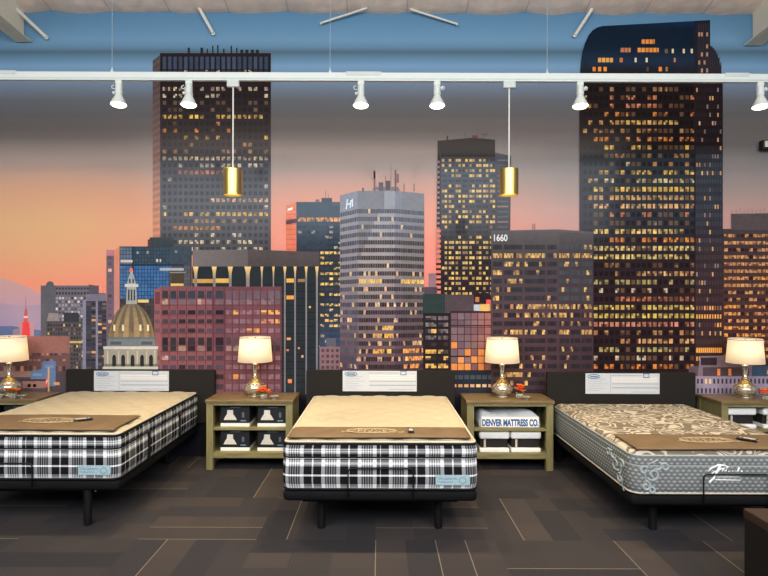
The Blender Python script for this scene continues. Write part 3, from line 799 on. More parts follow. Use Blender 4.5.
# 1660 building
s = Print('printed_building', 'wide mauve office building numbered 1660 printed behind the middle right lamp', lay=36)
nr = random.Random(71)
nb = grad([(230, (86, 80, 82)), (246, (82, 74, 76)), (275, (80, 69, 74)), (310, (84, 66, 72)), (350, (80, 60, 66)), (400, (70, 53, 60))])
grp = [(492.6, 501.6, 3), (503.8, 521.8, 6), (524.2, 544.4, 7), (546.8, 556, 3), (558.6, 568.4, 4), (570, 579.2, 4), (580.8, 591, 4)]
wx = []; gid = []
for q, (a, b, n) in enumerate(grp):
    for k in range(n): wx.append((a + (b - a) * k / n, a + (b - a) * (k + 1) / n)); gid.append(q)
lit = {1: (.7, 'bar'), 2: (.3, ''), 3: (.3, ''), 4: (.14, ''), 5: (.2, ''), 6: (.3, ''), 7: (.8, 'bar'), 8: (.55, ''), 9: (.3, ''), 10: (.55, 'bar'), 11: (.05, ''), 12: (.25, ''), 13: (.18, ''), 14: (.3, ''), 15: (.75, 'bar'), 16: (.15, '')}
state = {}
def nwin(i, j, x, y):
    p, kind = lit.get(j, (.06, ''))
    key = (gid[i], j)
    if key not in state: state[key] = nr.random() < p
    dark = (56, 56, 62) if y < 300 else (52, 46, 52)
    if gid[i] > 3 and y < 300: dark = (70, 76, 82)
    q = (.85 if state[key] else .1) if kind else (.5 if state[key] else p * .35)
    if nr.random() < q: return jit(lerp((190, 140, 90), (246, 206, 116), nr.random()), nr, 14)
    return jit(dark, nr, 5)
s.windows(490.6, 592.6, 232, 400, wx, [(245 + 8.47 * k, 249.6 + 8.47 * k) for k in range(18)], lambda x, y: tuple(v * (.92 if x > 557.4 else 1) for v in nb(y)), nwin, sub=9)
s.poly([(490.6, 232.2), (557, 232.2), (592.6, 234), (592.6, 232), (557, 229.6), (508, 230.6), (490.6, 231)], (86, 80, 82), .1)
for x in (532, 534): s.rect(x, 224, x + .5, 231, (90, 80, 82), .2)
o1660 = s.done()
p0 = wp(499.6, 238.4, 36.8)
text_mesh('printed_number', '1660', 0.108, plain('white_print', (232, 234, 238), 0.5), mural, Matrix.Translation((p0[0], p0[1] - .0006, p0[2])) @ FRONT, depth=.0003, sx=.82, bold=.002)

# far right office
s = Print('printed_building', 'brown office block with orange lit floors printed at the far right')
er = random.Random(81)
eb = grad([(214, (84, 76, 78)), (229, (74, 66, 68)), (240, (70, 56, 58)), (300, (78, 52, 50)), (360, (72, 44, 44)), (400, (70, 44, 44))])
def farwin(i, j, x, y):
    p = [.6, .8, .6, .8, .85, .85, .9, .8, .5, .5, .9, .8, .6, .85, .9, .5, .2, .8, .7][min(j, 18)]
    hot = 1 if j in (6, 10, 13, 14, 17, 18) else .45
    if er.random() < p: return jit(lerp((196, 140, 100), (252, 172, 76), hot * er.uniform(.4, 1)), er, 16)
    return jit((52, 38, 40), er, 6)
s.windows(721.8, 940, 229, 400, [(723.4 + 4.15 * k, 726.9 + 4.15 * k) for k in range(52)], [(234.2 + 7.08 * k, 237.4 + 7.08 * k) for k in range(20)], lambda x, y: eb(y), farwin, sub=10)
s.poly([(730.4, 214), (730.4, 230), (940, 232), (940, 211)], (88, 78, 80), .1)
for k in range(10): s.rect(731 + k * 4, 210 - (k % 3), 731.4 + k * 4, 214, (130, 110, 108), .1)
s.done()

# tallest tower
s = Print('printed_tower', 'tallest dark tower with a curved roof and yellow lit windows printed at the right')
tr_ = random.Random(91)
body = grad([(60, (30, 26, 32)), (100, (30, 21, 22)), (145, (31, 23, 25)), (156, (44, 46, 52)), (172, (54, 58, 64)), (190, (48, 50, 56)), (215, (50, 52, 60)), (250, (46, 38, 42)), (300, (48, 33, 36)), (375, (44, 31, 34))])  # middle stops carry painted haze from the glossy wall
topc = grad([(21, (24, 52, 84)), (26, (20, 34, 50)), (45, (20, 32, 46)), (58, (28, 46, 66)), (64, (38, 52, 72)), (70, (34, 34, 42)), (80, (34, 30, 36))])
out = [(579.3, 84), (579.6, 72), (580.4, 62), (582, 52), (584.4, 44), (588, 36), (592, 31), (597, 28), (602, 26.6), (694, 21.6), (696.5, 27)]
for (xa, ya), (xb, yb) in zip(out[:9], out[1:10]):
    n = 1 if xb < 610 else 6
    for k in range(n):
        x0, x1 = xa + (xb - xa) * k / n, xa + (xb - xa) * (k + 1) / n; y0, y1 = ya + (yb - ya) * k / n, ya + (yb - ya) * (k + 1) / n
        for a, b in ((0, .12), (.12, .4), (.4, .62), (.62, .75), (.75, 1)):
            q = lambda yt, t: yt + (84.5 - yt) * t
            s.poly([(x0, q(y0, a)), (x0, q(y0, b)), (x1, q(y1, b)), (x1, q(y1, a))], lambda x, y: topc(y))
s.poly([(694, 84.5), (694, 21.6), (709.3, 20.6), (709.3, 46), (713.6, 50), (717.6, 58), (720.4, 70), (721.6, 84.5)], lambda x, y: (40, 34, 42) if y > 60 else (34, 34, 46))
for k in range(14):
    x = 697 + k * 1.75
    ytop = 24 if x < 708 else 46 + (x - 708) ** 2 * .12
    s.rect(x, ytop, x + .8, 84, (58, 52, 58), .2)
for k, y in enumerate((33, 45, 53, 61, 69, 77)):
    for q in range(4):
        if tr_.random() < .5: s.rect(697.6 + q * 2.6, y, 699.4 + q * 2.6, y + 4, (190, 140, 110), .3)
for y, segs in {41.6: [(641, 654, O)], 50: [(620, 630, P_), (637, 658, O)], 51: [(664, 668, D), (671, 673, W_), (682, 684, W_), (690, 692, W_)], 60: [(597.5, 613, (240, 180, 90)), (619, 623, P_), (634, 636, W_), (645, 647, W_), (673, 675, T)],
                69: [(592, 596, O), (597.5, 601.5, O), (603, 606.5, O), (646, 648, D), (658, 662, O), (665, 667, T)]}.items():
    for a, b, c in segs:
        x = a
        while x < b - .5: s.rect(x, y - 1.6, min(x + 3.2, b), y + 2.8, jit(c, tr_, 14), .3); x += 3.9
pat = {  # rows counted from y 189.4: share lit, colour, first and last column
    -12: (.45, T, 0, 18), -11: (.4, P_, 0, 18), -10: (.45, P_, 0, 18), -9: (.4, O, 0, 18), -8: (.95, (240, 190, 100), 3, 15), -7: (.5, T, 0, 18), -6: (.6, O, 0, 18), -5: (.45, Y, 0, 18), -4: (.35, T, 0, 18), -3: (.12, W_, 0, 8),
    -2: (.45, Y, 2, 18), -1: (.7, (226, 206, 150), 0, 18), 0: (.85, Y, 0, 18), 1: (.85, (228, 176, 110), 0, 18), 2: (.8, (236, 184, 120), 0, 18), 3: (.35, P_, 0, 18), 4: (.08, W_, 0, 18), 5: (.93, (246, 208, 120), 0, 16), 6: (.7, O, 3, 18),
    7: (.8, (238, 206, 130), 0, 18), 8: (.97, (246, 218, 124), 0, 17), 9: (.25, T, 0, 18), 10: (.95, (240, 186, 116), 8, 18), 11: (.6, (190, 176, 110), 0, 18), 12: (.2, W_, 0, 18), 13: (.8, P_, 4, 18), 14: (.97, (246, 214, 110), 0, 18), 15: (.97, (248, 220, 112), 0, 18),
    16: (.85, (214, 142, 112), 0, 18), 17: (.3, T, 0, 18), 18: (.95, (240, 186, 116), 8, 18), 19: (.65, (206, 190, 120), 0, 18), 20: (.25, W_, 0, 18), 21: (.8, O, 0, 18)}
ks = sorted(pat)
def towerwin(i, j, x, y):
    p, c, a, b = pat[ks[j]]
    f = body(y)
    if a <= i - 2 <= b:
        if tr_.random() < p: return jit(lerp(f, c, tr_.uniform(.7, 1)), tr_, 12)
        if tr_.random() < .35: return jit(lerp(f, T, .35), tr_, 8)
    elif tr_.random() < .14: return jit(T, tr_, 14)
    return tuple(v * .72 for v in f)
s.windows(579, 693.6, 84.4, 400, cols(582.6, 5.36, 3.7, 21), [((187.2 + 8.42 * k) if k >= 0 else (187.2 + 8.3 * k), (191.8 + 8.42 * k) if k >= 0 else (191.4 + 8.3 * k)) for k in ks], lambda x, y: body(y), towerwin, sub=12)
sg = lambda y: tuple(v * 1.12 + 6 for v in body(y)) if y > 240 else tuple(v * 1.04 + 3 for v in body(y))
def flank(i, j, x, y):
    k = ks[j]
    if k in (14, 15, 16, 19, 20) and (k != 16 or x > 712): return jit((238, 168, 84), tr_, 14) if k == 15 or tr_.random() < .6 else jit((150, 104, 90), tr_)
    if tr_.random() < .22: return jit((206, 160, 110) if tr_.random() < .5 else (130, 112, 112), tr_, 20)
    return tuple(v * 1.25 for v in sg(y))
s.windows(693.6, 722, 84.4, 400, cols(695.4, 2.62, 1.5, 10), [((188 + 8.42 * k) if k >= 0 else (188 + 8.3 * k), (192.2 + 8.42 * k) if k >= 0 else (192 + 8.3 * k)) for k in ks], lambda x, y: sg(y), flank)
s.rect(693.3, 84, 694.5, 375, (40, 32, 36), .3); s.rect(695.6, 347.6, 721, 352.6, (236, 168, 80), .4)
for k in range(12): s.rect(697.4 + 2 * k, 347.4, 697.9 + 2 * k, 352.8, (150, 96, 60), .5)
s.done()

# low buildings at the right edge
s = Print('printed_building', 'low pale mauve buildings with small dark windows printed above the right nightstand')
lr = random.Random(95)
s.rect(688, 366, 940, 400, (96, 78, 90), 0); s.poly([(697, 376), (699, 356), (732, 355), (738, 366), (738, 376)], (130, 112, 124), .1)
s.rect(700, 357.5, 716, 365, (56, 46, 52), .2); s.rect(702, 367, 748, 376, (84, 70, 80), .2); s.rect(738, 364, 752, 376, (128, 112, 128), .15)
for x in (716.4, 727.4): s.rect(x, 368.6, x + 3, 375.4, (240, 150, 84), .3)
s.rect(751, 366, 800, 377, (62, 82, 104), .2); s.rect(766, 370, 769, 374, (230, 180, 110), .3)
s.windows(690, 940, 376, 400, cols(692, 4.08, 1.9, 60), [(378.6, 383.4), (388, 393)], lambda x, y: (150, 138, 158), lambda i, j, x, y: (232, 206, 150) if (i in (3, 4, 0) and j == 0) else jit((58, 58, 78), lr, 8), up=.25)
s.rect(686, 372, 692, 400, (58, 44, 52), .3)
s.done()

# state house dome
s = Print('printed_dome', 'gilded state house dome with lantern printed behind the left headboard')
dcx = 132.0
wid = [(303, 3.6), (305, 8), (308, 11.6), (312, 14.8), (317, 17.8), (322, 20), (328, 22), (333, 23), (338, 23.4)]
n = 13
for (ya, wa), (yb, wb) in zip(wid, wid[1:]):
    for k in range(n):
        t0, t1 = -1 + 2 * k / n, -1 + 2 * (k + 1) / n
        e = lambda t: math.sin(t * PI / 2)
        c = [(118, 104, 84), (168, 142, 106)][k % 2]
        c = lerp(c, (112, 104, 92), max(0, (318 - ya) / 26.0)); c = lerp(c, (190, 158, 112), max(0, (ya - 322) / 30.0)); c = tuple(v * (1 - .3 * abs((k - 6) / 6.5) ** 2) for v in c)
        s.poly([(dcx + e(t0) * wa, ya), (dcx + e(t0) * wb, yb), (dcx + e(t1) * wb, yb), (dcx + e(t1) * wa, ya)], c)
for x in (115, 123.6, 132.6, 141, 148.6): s.rect(x - 1, 324.6, x + 1, 330.8, (240, 226, 184) if x != 132.6 else (116, 100, 84), .3)
st = (168, 170, 164); dk = (64, 70, 76)
s.poly([(126.6, 304), (127.4, 286), (136.8, 286), (137.6, 304)], st, .2)
s.rect(125.4, 284, 139, 287, (206, 206, 200), .4)
for x in (129.4, 132.2, 135): s.rect(x - .8, 289.6, x + .8, 300.4, dk, .5)
s.poly([(127.6, 284), (129.6, 276), (131.2, 271.6), (133, 271.6), (134.6, 276), (136.6, 284)], (166, 172, 174), .3)
s.rect(129.6, 279, 131.2, 283, dk, .5); s.rect(133, 279, 134.6, 283, dk, .5); s.poly([(129.6, 272), (130.4, 268.4), (133, 268), (134, 272)], (226, 128, 122), .5); s.rect(131.4, 266, 132, 268.4, (150, 120, 120), .5)
s.poly([(108, 347), (108.6, 337), (155, 337), (156, 347)], (122, 128, 130), .4)
s.rect(107, 337, 156.6, 339, (104, 112, 116), .5); s.rect(111, 341.4, 153, 344.6, (84, 92, 96), .5); s.rect(122, 340.6, 142, 345.4, (120, 126, 130), .6); s.rect(104, 346.2, 158.6, 349, (206, 204, 194), .6)
s.rect(104.6, 349, 157.8, 400, (160, 155, 140), .4); s.rect(104, 366.4, 158.6, 369, (206, 202, 186), .6); s.rect(105, 363.6, 158, 366.6, (120, 120, 112), .55)
for x in (114.8, 123.8, 133.2, 142.6, 151.6):
    s.poly([(x - 1.9, 366), (x - 1.9, 357), (x - 1.2, 355.2), (x, 354.4), (x + 1.2, 355.2), (x + 1.9, 357), (x + 1.9, 366)], (48, 50, 52), .7)
for x in (108.4, 119.3, 128.5, 137.9, 147.2, 155.4): s.rect(x - .6, 350.6, x + .6, 364, (196, 191, 174), .7)
s.rect(94, 369.4, 164, 400, (200, 202, 196), .5)
s.done()

# dark strip that runs behind the furniture
s = Print('printed_dark_strip', 'dark strip along the bottom of the mural', lay=38)
s.grid([-170 + 74 * k for k in range(16)], [394, 400, 425, 462], lambda x, y: (50, 42, 48) if y < 398 else (34, 34, 44), corner=True)
s.done()
# ------------------------------------------------------------------ beds
def ring(w, l, r, n=8):
    """rounded rectangle outline starting at the middle of the front edge, counter clockwise; gives (x, y, arc length)"""
    pts = []
    hw, hl = w / 2, l / 2
    m = 10
    for k in range(m): pts.append((hw * k / m * (hw - r) / hw, -hl))
    for cx, cy, a0 in ((hw - r, -hl + r, -90), (hw - r, hl - r, 0), (-hw + r, hl - r, 90), (-hw + r, -hl + r, 180)):
        for k in range(n + 1):
            a = math.radians(a0 + 90 * k / n); pts.append((cx + r * math.cos(a), cy + r * math.sin(a)))
        if a0 == -90:
            for k in range(1, 24): pts.append((hw, -hl + r + (l - 2 * r) * k / 24))
        if a0 == 0:
            for k in range(1, 10): pts.append((hw - r - (w - 2 * r) * k / 10, hl))
        if a0 == 90:
            for k in range(1, 24): pts.append((-hw, hl - r - (l - 2 * r) * k / 24))
        if a0 == 180:
            for k in range(1, m): pts.append((-hw + r + (hw - r) * k / m, -hl))
    u = [0.0]
    for a, b in zip(pts, pts[1:]): u.append(u[-1] + math.dist(a, b))
    u.append(u[-1] + math.dist(pts[-1], pts[0]))
    return pts, u

def band(w, l, r, prof):
    """side wall of a mattress; prof = [(outward offset, z)]; UV in metres"""
    pts, u = ring(w, l, r)
    n = len(pts); b = MB()
    for off, z in prof:
        for x, y in pts:
            f = (1 + 2 * off / w, 1 + 2 * off / l)
            b.v.append((x * f[0], y * f[1], z))
    for i in range(len(prof) - 1):
        for k in range(n):
            k2 = (k + 1) % n
            b.uv[len(b.f)] = [(u[k], prof[i][1]), (u[k + 1], prof[i][1]), (u[k + 1], prof[i + 1][1]), (u[k], prof[i + 1][1])]
            b.f.append((i * n + k, i * n + k2, (i + 1) * n + k2, (i + 1) * n + k))
    return b

def loop(w, l, r, z, rad, off=0.0):
    pts, _ = ring(w + 2 * off, l + 2 * off, r + off)
    return MB().tube([(x, y, z) for x, y in pts], rad, 8, closed=True)

def pillow_top(w, l, r, z0, crown, quilt, pitch, nx=90, ny=120):
    b = MB()
    for j in range(ny + 1):
        for i in range(nx + 1):
            s, t = -1 + 2 * i / nx, -1 + 2 * j / ny
            s = math.copysign(1 - (1 - abs(s)) ** 1.35, s); t = math.copysign(1 - (1 - abs(t)) ** 1.35, t)
            x, y = s * w / 2, t * l / 2
            # pull the corners onto the rounded outline
            ex, ey = abs(x) - (w / 2 - r), abs(y) - (l / 2 - r)
            if ex > 0 and ey > 0:
                m = max(ex, ey); d = math.hypot(ex, ey)
                k = m / d
                x = math.copysign(w / 2 - r + ex * k, x); y = math.copysign(l / 2 - r + ey * k, y)
            d = min(w / 2 - abs(s) * w / 2, l / 2 - abs(t) * l / 2)
            e = min(1, d / 0.075); rise = crown * math.sqrt(max(0, 1 - (1 - e) ** 2))
            q = (abs(math.sin(PI * (x + y) / pitch)) * abs(math.sin(PI * (x - y) / pitch))) ** 0.5
            b.v.append((x, y, z0 + rise + quilt * (q - 0.5) * min(1, d / 0.03)))
    for j in range(ny):
        for i in range(nx):
            a = j * (nx + 1) + i
            b.f.append((a, a + 1, a + nx + 2, a + nx + 1))
    return b

BW, BL, BF = 1.51, 2.03, 4.40          # bed width, length, distance of the front
BY = BF + BL / 2
Z0, Z1 = .39, .745

def scribble(b, x0, x1, z, amp, y=0.0, r=.0025, n=30, seed=1):
    q = random.Random(seed); pts = []
    for k in range(n + 1):
        pts.append((x0 + (x1 - x0) * k / n, y, z + amp * math.sin(k * 2.1 + q.random()) * q.uniform(.5, 1)))
    return b.tube(pts, r, 5)

def plaid_mattress(label):
    t = thing('mattress', label, 'mattress', (0, BY, 0))
    band(BW, BL, .07, [(-.02, Z0), (-.004, Z0 + .012), (.004, Z0 + .06), (.005, .52), (.0, .632), (-.004, .64), (.003, .65), (.005, .70), (-.002, .733), (-.018, Z1)]).build('side_band', 'plaid', t, smooth=True)
    pillow_top(BW - .03, BL - .03, .06, Z1 - .004, .034, .018, .27).build('quilted_top', 'cream', t, smooth=True)
    loop(BW, BL, .07, Z1 - .002, .011, -.008).build('top_binding', 'black_tape', t, smooth=True)
    loop(BW, BL, .07, .64, .007, -.002).build('middle_binding', 'black_tape', t, smooth=True)
    loop(BW, BL, .07, Z0 + .004, .009, -.006).build('bottom_binding', 'black_tape', t, smooth=True)
    loop(BW, BL, .06, Z1 + .011, .009, -.016).build('cream_edge_roll', 'cream_edge', t, smooth=True)
    for x, y in ((1, -.42), (1, .38), (-1, -.42), (-1, .38)):
        b = MB(); b.box(x * BW / 2 - .004, x * BW / 2 + .012, y - .022, y + .022, Z0 + .01, .634); b.build('side_handle', 'black_tape', t, bevel=.004)
    p = MB().box(.428, .692, -BL / 2 - .0105, -BL / 2 - .002, .43, .51).build('label_patch', 'patch', t, bevel=.003)
    q = MB()
    scribble(q, .445, .585, .482, .008, -BL / 2 - .011, .0022, 26, 3); scribble(q, .445, .56, .457, .006, -BL / 2 - .011, .002, 26, 4)
    q.tube([(.635 + .026 * math.cos(a * PI / 8), -BL / 2 - .011, .469 + .022 * math.sin(a * PI / 8)) for a in range(16)], .0024, 5, True)
    q.build('stitched_lettering', 'patch_thread', p)
    return t

def bed_base(label):
    t = thing('bed_base', label, 'bed base', (0, BY, 0))
    b = MB(); b.box(-BW / 2 + .002, BW / 2 - .002, -BL / 2 + .002, BL / 2 - .002, (.297), .384)
    b.build('platform', 'base', t, bevel=.035, seg=4)
    b = MB(); b.box(-.62, .62, -BL / 2 + .14, BL / 2 - .14, .245, .30); b.build('lift_frame', 'leg', t, bevel=.01)
    for sx in (-1, 1):
        for sy in (-1, 1):
            g = MB(); g.lathe([(.022, 0), (.03, .006), (.033, .05), (.033, .30)], (sx * .475, sy * (BL / 2 - .24), 0), 20)
            l = g.build('leg', 'leg', t, smooth=False)
            MB().lathe([(.009, 0), (.009, .006)], (sx * .475 + .07 * sx, sy * (BL / 2 - .23), .285), 10, axis=(0, -1, 0)).build('screw', 'chrome', l)
    return t

def retainer(t, cx, w, h):
    y = -BL / 2 - .028
    pts = [(cx - w / 2, y, .34), (cx - w / 2, y, Z0 + h - .03)]
    for k in range(1, 6):
        a = PI - k * PI / 10; pts.append((cx - w / 2 + .03 + .03 * math.cos(a), y, Z0 + h - .03 + .03 * math.sin(a)))
    for k in range(0, 6):
        a = PI / 2 - k * PI / 10; pts.append((cx + w / 2 - .03 + .03 * math.cos(a), y, Z0 + h - .03 + .03 * math.sin(a)))
    pts.append((cx + w / 2, y, .34))
    return MB().tube(pts, .0056, 8).build('retainer_bar', 'leg', t, smooth=True)

def headboard(label):
    t = thing('headboard', label, 'headboard', (0, 6.50, 0))
    MB().box(-.845, .845, -.03, .03, .42, 1.048).build('panel', 'headboard', t, bevel=.012, seg=3)
    for s in (-.7, .7): MB().box(s - .03, s + .03, .0, .028, 0, .43).build('leg', 'leg', t)
    return t

def info_card(label, vline):
    t = thing('info_card', label, 'card', (0, 6.4685, 0))
    w, h, z = .84, .232, .81
    MB().box(-w / 2, w / 2, -.002, .002, z, z + h).build('sheet', 'card', t)
    b = MB(); f = -.0028
    e = lambda cx, cz, a, c, n=24: [(cx + a * math.cos(2 * PI * k / n), f, cz + c * math.sin(2 * PI * k / n)) for k in range(n)]
    b.tube(e(-w / 2 + .095, z + h - .036, .068, .022), .0045, 5, True)
    b.box(-w / 2 + .05, -w / 2 + .14, f - .001, f, z + h - .044, z + h - .03)
    b.build('oval_logo', 'ink_blue', t)
    b = MB(); x = w * .32
    b.box(x - .034, x + .034, f - .001, f, z + h - .008, z + h - .001); b.box(x - .034, x - .026, f - .001, f, z + h - .05, z + h); b.box(x + .026, x + .034, f - .001, f, z + h - .05, z + h); b.box(x - .034, x + .034, f - .001, f, z + h - .05, z + h - .04)
    b.build('corner_emblem', 'ink_blue', t)
    b = MB()
    if vline: b.box(-w * .168, -w * .162, f - .0006, f, z + .01, z + h - .006)
    for zz, x0, x1, th in ((.205, -.13, .22, .006), (.11, -.12, .41, .008), (.063, -.12, .41, .012), (.02, .1, .38, .005)):
        b.box(x0, x1, f - .0006, f, z + zz, z + zz + th)
    for k, zz in enumerate((.165, .14, .112, .085, .06, .035)):
        b.box(-w / 2 + .03, -w / 2 + .03 + (.2, .16, .22, .15, .2, .12)[k], f - .0006, f, z + zz, z + zz + .004)
    b.build('table_lines', 'ink_grey', t)
    b = MB()
    for zz in (.175, .155, .135): b.box(-.12, .4, f - .0005, f, z + zz, z + zz + .008)
    b.build('pale_text_rows', 'ink_pale', t)
    return t

def foot_mat(label, yb, z, x0, x1, logo):
    """brown mat lying across the foot of the bed, back edge yb from the front"""
    t = thing('foot_mat', label, 'mat', (0, BF, z))
    b = MB(); n, m = 40, 14
    q = random.Random(int(abs(x0) * 1000)); ph = q.random() * 6
    for s in (0, 1):
        for j in range(m + 1):
            for i in range(n + 1):
                u, v = i / n, j / m
                x = x0 + (x1 - x0) * u; y = .03 + (yb - .03) * v
                d = min(.075, max(0, y - .015)) / .075
                dx = min(1, max(0.0, min(x + BW / 2 - .015, BW / 2 - .015 - x)) / .075)
                e = min(d, dx)
                zz = .034 * math.sqrt(max(0, 1 - (1 - e) ** 2)) + .0205 + .0025 * math.sin(5 * x + ph) * math.sin(9 * y + ph)
                b.v.append((x, y + .004 * math.sin(6 * x + ph) * (v > .95), zz + (.005 if s else 0)))
    k = (n + 1) * (m + 1)
    for j in range(m):
        for i in range(n):
            a = j * (n + 1) + i
            b.f.append((k + a, k + a + 1, k + a + n + 2, k + a + n + 1)); b.f.append((a, a + n + 1, a + n + 2, a + 1))
    edge = [i for i in range(n + 1)] + [j * (n + 1) + n for j in range(1, m + 1)] + [m * (n + 1) + i for i in range(n - 1, -1, -1)] + [j * (n + 1) for j in range(m - 1, 0, -1)]
    for a, c in zip(edge, edge[1:] + edge[:1]): b.f.append((a, c, c + k, a + k))
    sheet = b.build('sheet', 'mat', t, smooth=True)
    MB().tube([tuple(Vector(b.v[k + i]) + Vector((0, 0, .001))) for i in range(n + 1)], .004, 5).build('front_hem', 'mat_edge', t)
    cx, cy, a, c = logo
    zt = .0662
    g = MB(); g.tube([(cx + a * math.cos(2 * PI * i / 40), cy + c * math.sin(2 * PI * i / 40), zt) for i in range(40)], .0045, 5, True)
    g.build('printed_oval', 'mat_ink', t)
    flatten = Matrix.Translation((cx, cy + c * .36, zt - .002))
    text_mesh('printed_lettering', 'DENVER', .085, 'mat_ink', t, flatten, .001, 1.25)
    text_mesh('printed_lettering', 'MATTRESS CO.', .06, 'mat_ink', t, Matrix.Translation((cx + .02, cy - c * .45, zt - .002)), .001, 1.3)
    return t

def remote(label, loc, rz, l=.15):
    t = thing('remote_control', label, 'remote control', loc, rz)
    MB().box(-.022, .022, -l / 2, l / 2, 0, .018).build('body', 'remote', t, bevel=.006, seg=3)
    MB().box(-.016, .016, -l / 2 + .012, l / 2 - .05, .0165, .0192).build('face_plate', 'remote_face', t, bevel=.002)
    for k in range(3):
        MB().lathe([(.005, 0), (.005, .003), (.003, .004)], (-.008 + .008 * k, l / 2 - .03, .017), 10).build('button', 'remote_face', t)
    return t

XL, XM, XR = -2.868, .005, 2.70
base = bed_base('black adjustable bed base under the middle plaid mattress')
mat_m = plaid_mattress('black and white plaid mattress in the middle, with cream quilted top')
mat_m.location = (XM, BY, 0); base.location = (XM, BY, 0)
LBY = BY + .22
mat_l = again(mat_m, (XL, LBY, 0), 'black and white plaid mattress at the left, its long side showing')
base_l = again(base, (XL, LBY, 0), 'black adjustable bed base under the left plaid mattress')
for ch in base_l.children:
    if ch.name.startswith('leg') : ch.location.y = -.18 if ch.data.vertices[0].co.y < 0 else .0
base_r = again(base, (XR, BY, -.027), 'black adjustable bed base under the grey scroll patterned mattress')
for o in (mat_m, mat_l): o['group'] = 'plaid mattresses'
for o in (base, base_l, base_r): o['group'] = 'adjustable bed bases'
retainer(base, .005, .50, .175)
retainer(base_l, -.18, .50, .14)
retainer(base_r, .04, .505, .165)

hb = headboard('charcoal headboard against the mural behind the middle bed')
hb.location.x = .01
HG = 'charcoal headboards'; hb['group'] = HG
again(hb, (-2.80, 6.69, -.027), 'charcoal headboard below the printed dome behind the left bed')['group'] = HG
again(hb, (2.745, 6.50, -.016), 'charcoal headboard behind the grey patterned mattress at the right')['group'] = HG
for o in bpy.data.objects:
    if o.name.startswith('headboard') and o.location.x < -2: o.scale.x = 1.03
c1 = info_card('white info card on the middle headboard, topped by lit windows of the silver tower', False); c1.location.x = .0
c2 = info_card('white info card on the left headboard, under the printed dome', True); c2.location = (-2.90, 6.658, -.035); c2.scale.x = 1.04
c3 = info_card('white info card on the right headboard above the grey mattress', True); c3.location = (2.755, 6.4685, -.02)
for o in (c1, c2, c3): o['group'] = 'info cards on headboards'

# the grey mattress at the right
t = thing('mattress', 'grey knit mattress at the right with cream scroll pattern on top', 'mattress', (XR, BY, 0))
GZ0, GZ1 = .358, .662
band(BW, BL, .09, [(-.02, GZ0), (-.004, GZ0 + .014), (.004, GZ0 + .06), (.004, .56), (-.003, .582), (.003, .605), (.001, .63), (-.012, GZ1)]).build('knit_side_band', 'knit', t, smooth=True)
pillow_top(BW - .022, BL - .022, .08, GZ1 - .006, .038, .004, .22).build('scroll_patterned_top', 'damask', t, smooth=True)
loop(BW, BL, .09, .582, .006, -.004).build('seam_piping', 'scroll', t, smooth=True)
loop(BW, BL, .09, GZ1 - .003, .007, -.012).build('seam_piping', 'scroll', t, smooth=True)
loop(BW, BL, .09, GZ0 + .013, .008, -.006).build('bottom_binding', 'cream_edge', t, smooth=True)
def curl(cx, cz, r0, a0, turns, s=1, n=26):
    return [(cx + s * r0 * (1 - .75 * k / n) * math.cos(a0 + turns * 2 * PI * k / n), cz + r0 * (1 - .75 * k / n) * math.sin(a0 + turns * 2 * PI * k / n)) for k in range(n + 1)]
fy = -BL / 2 - .004
curls = [curl(-.59, .49, .05, -2.4, 1.1), curl(-.645, .40, .04, 1.6, -1.1), curl(-.50, .545, .035, 2.6, -1.0), curl(-.55, .57, .05, 4.0, .5), curl(-.66, .52, .035, .6, 1.0), curl(-.6, .365, .03, 2.2, -1.0)]
g = MB()
for c in curls[:]: g.tube([(x, fy, z + .028) for x, z in c], .0105, 6)
g.tube([(-.655, fy, .38), (-.64, fy, .45), (-.655, fy, .53), (-.62, fy, .6), (-.56, fy, .625)], .0055, 6)
g.build('corner_scroll', 'scroll', t, smooth=True)
g = MB()
for c in curls[:5]: g.tube([(-BW / 2 - .003, -BL / 2 + .10 + (x + .7) * 1.6, z + .028) for x, z in c], .0105, 6)
g.tube([(-BW / 2 - .004, -BL / 2 + .12, .35), (-BW / 2 - .004, -BL / 2 + .2, .44), (-BW / 2 - .004, -BL / 2 + .16, .54)], .0055, 6)
g.build('corner_scroll', 'scroll', t, smooth=True)
# white script signature on the foot end, drawn as strokes
g = MB(); fy = -BL / 2 - .006
S = lambda pts, r=.006: g.tube([(x - .06, fy, z + .028) for x, z in pts], r, 6)
S([(-.105, .515), (-.085, .54), (-.03, .565), (.02, .563), (.05, .55), (.03, .54)], .0065); S([(-.012, .565), (-.04, .51), (-.065, .46), (-.09, .44), (-.095, .425)], .008); S([(-.08, .50), (-.03, .525), (.0, .54)], .005)
S([(.0, .515), (.008, .54), (.002, .515), (.018, .545), (.02, .516), (.035, .53), (.034, .515)], .005); S([(.05, .516), (.056, .518)], .004); S([(.08, .518), (.086, .52)], .004); S([(.118, .512), (.135, .548)], .006); S([(.15, .514), (.157, .522)], .005)
S([(-.05, .487), (.16, .489)], .0055); S([(-.04, .473), (.14, .474)], .0035); S([(-.05, .452), (.145, .449)], .0045)
g.build('script_signature', 'scriptwhite', t, smooth=True)

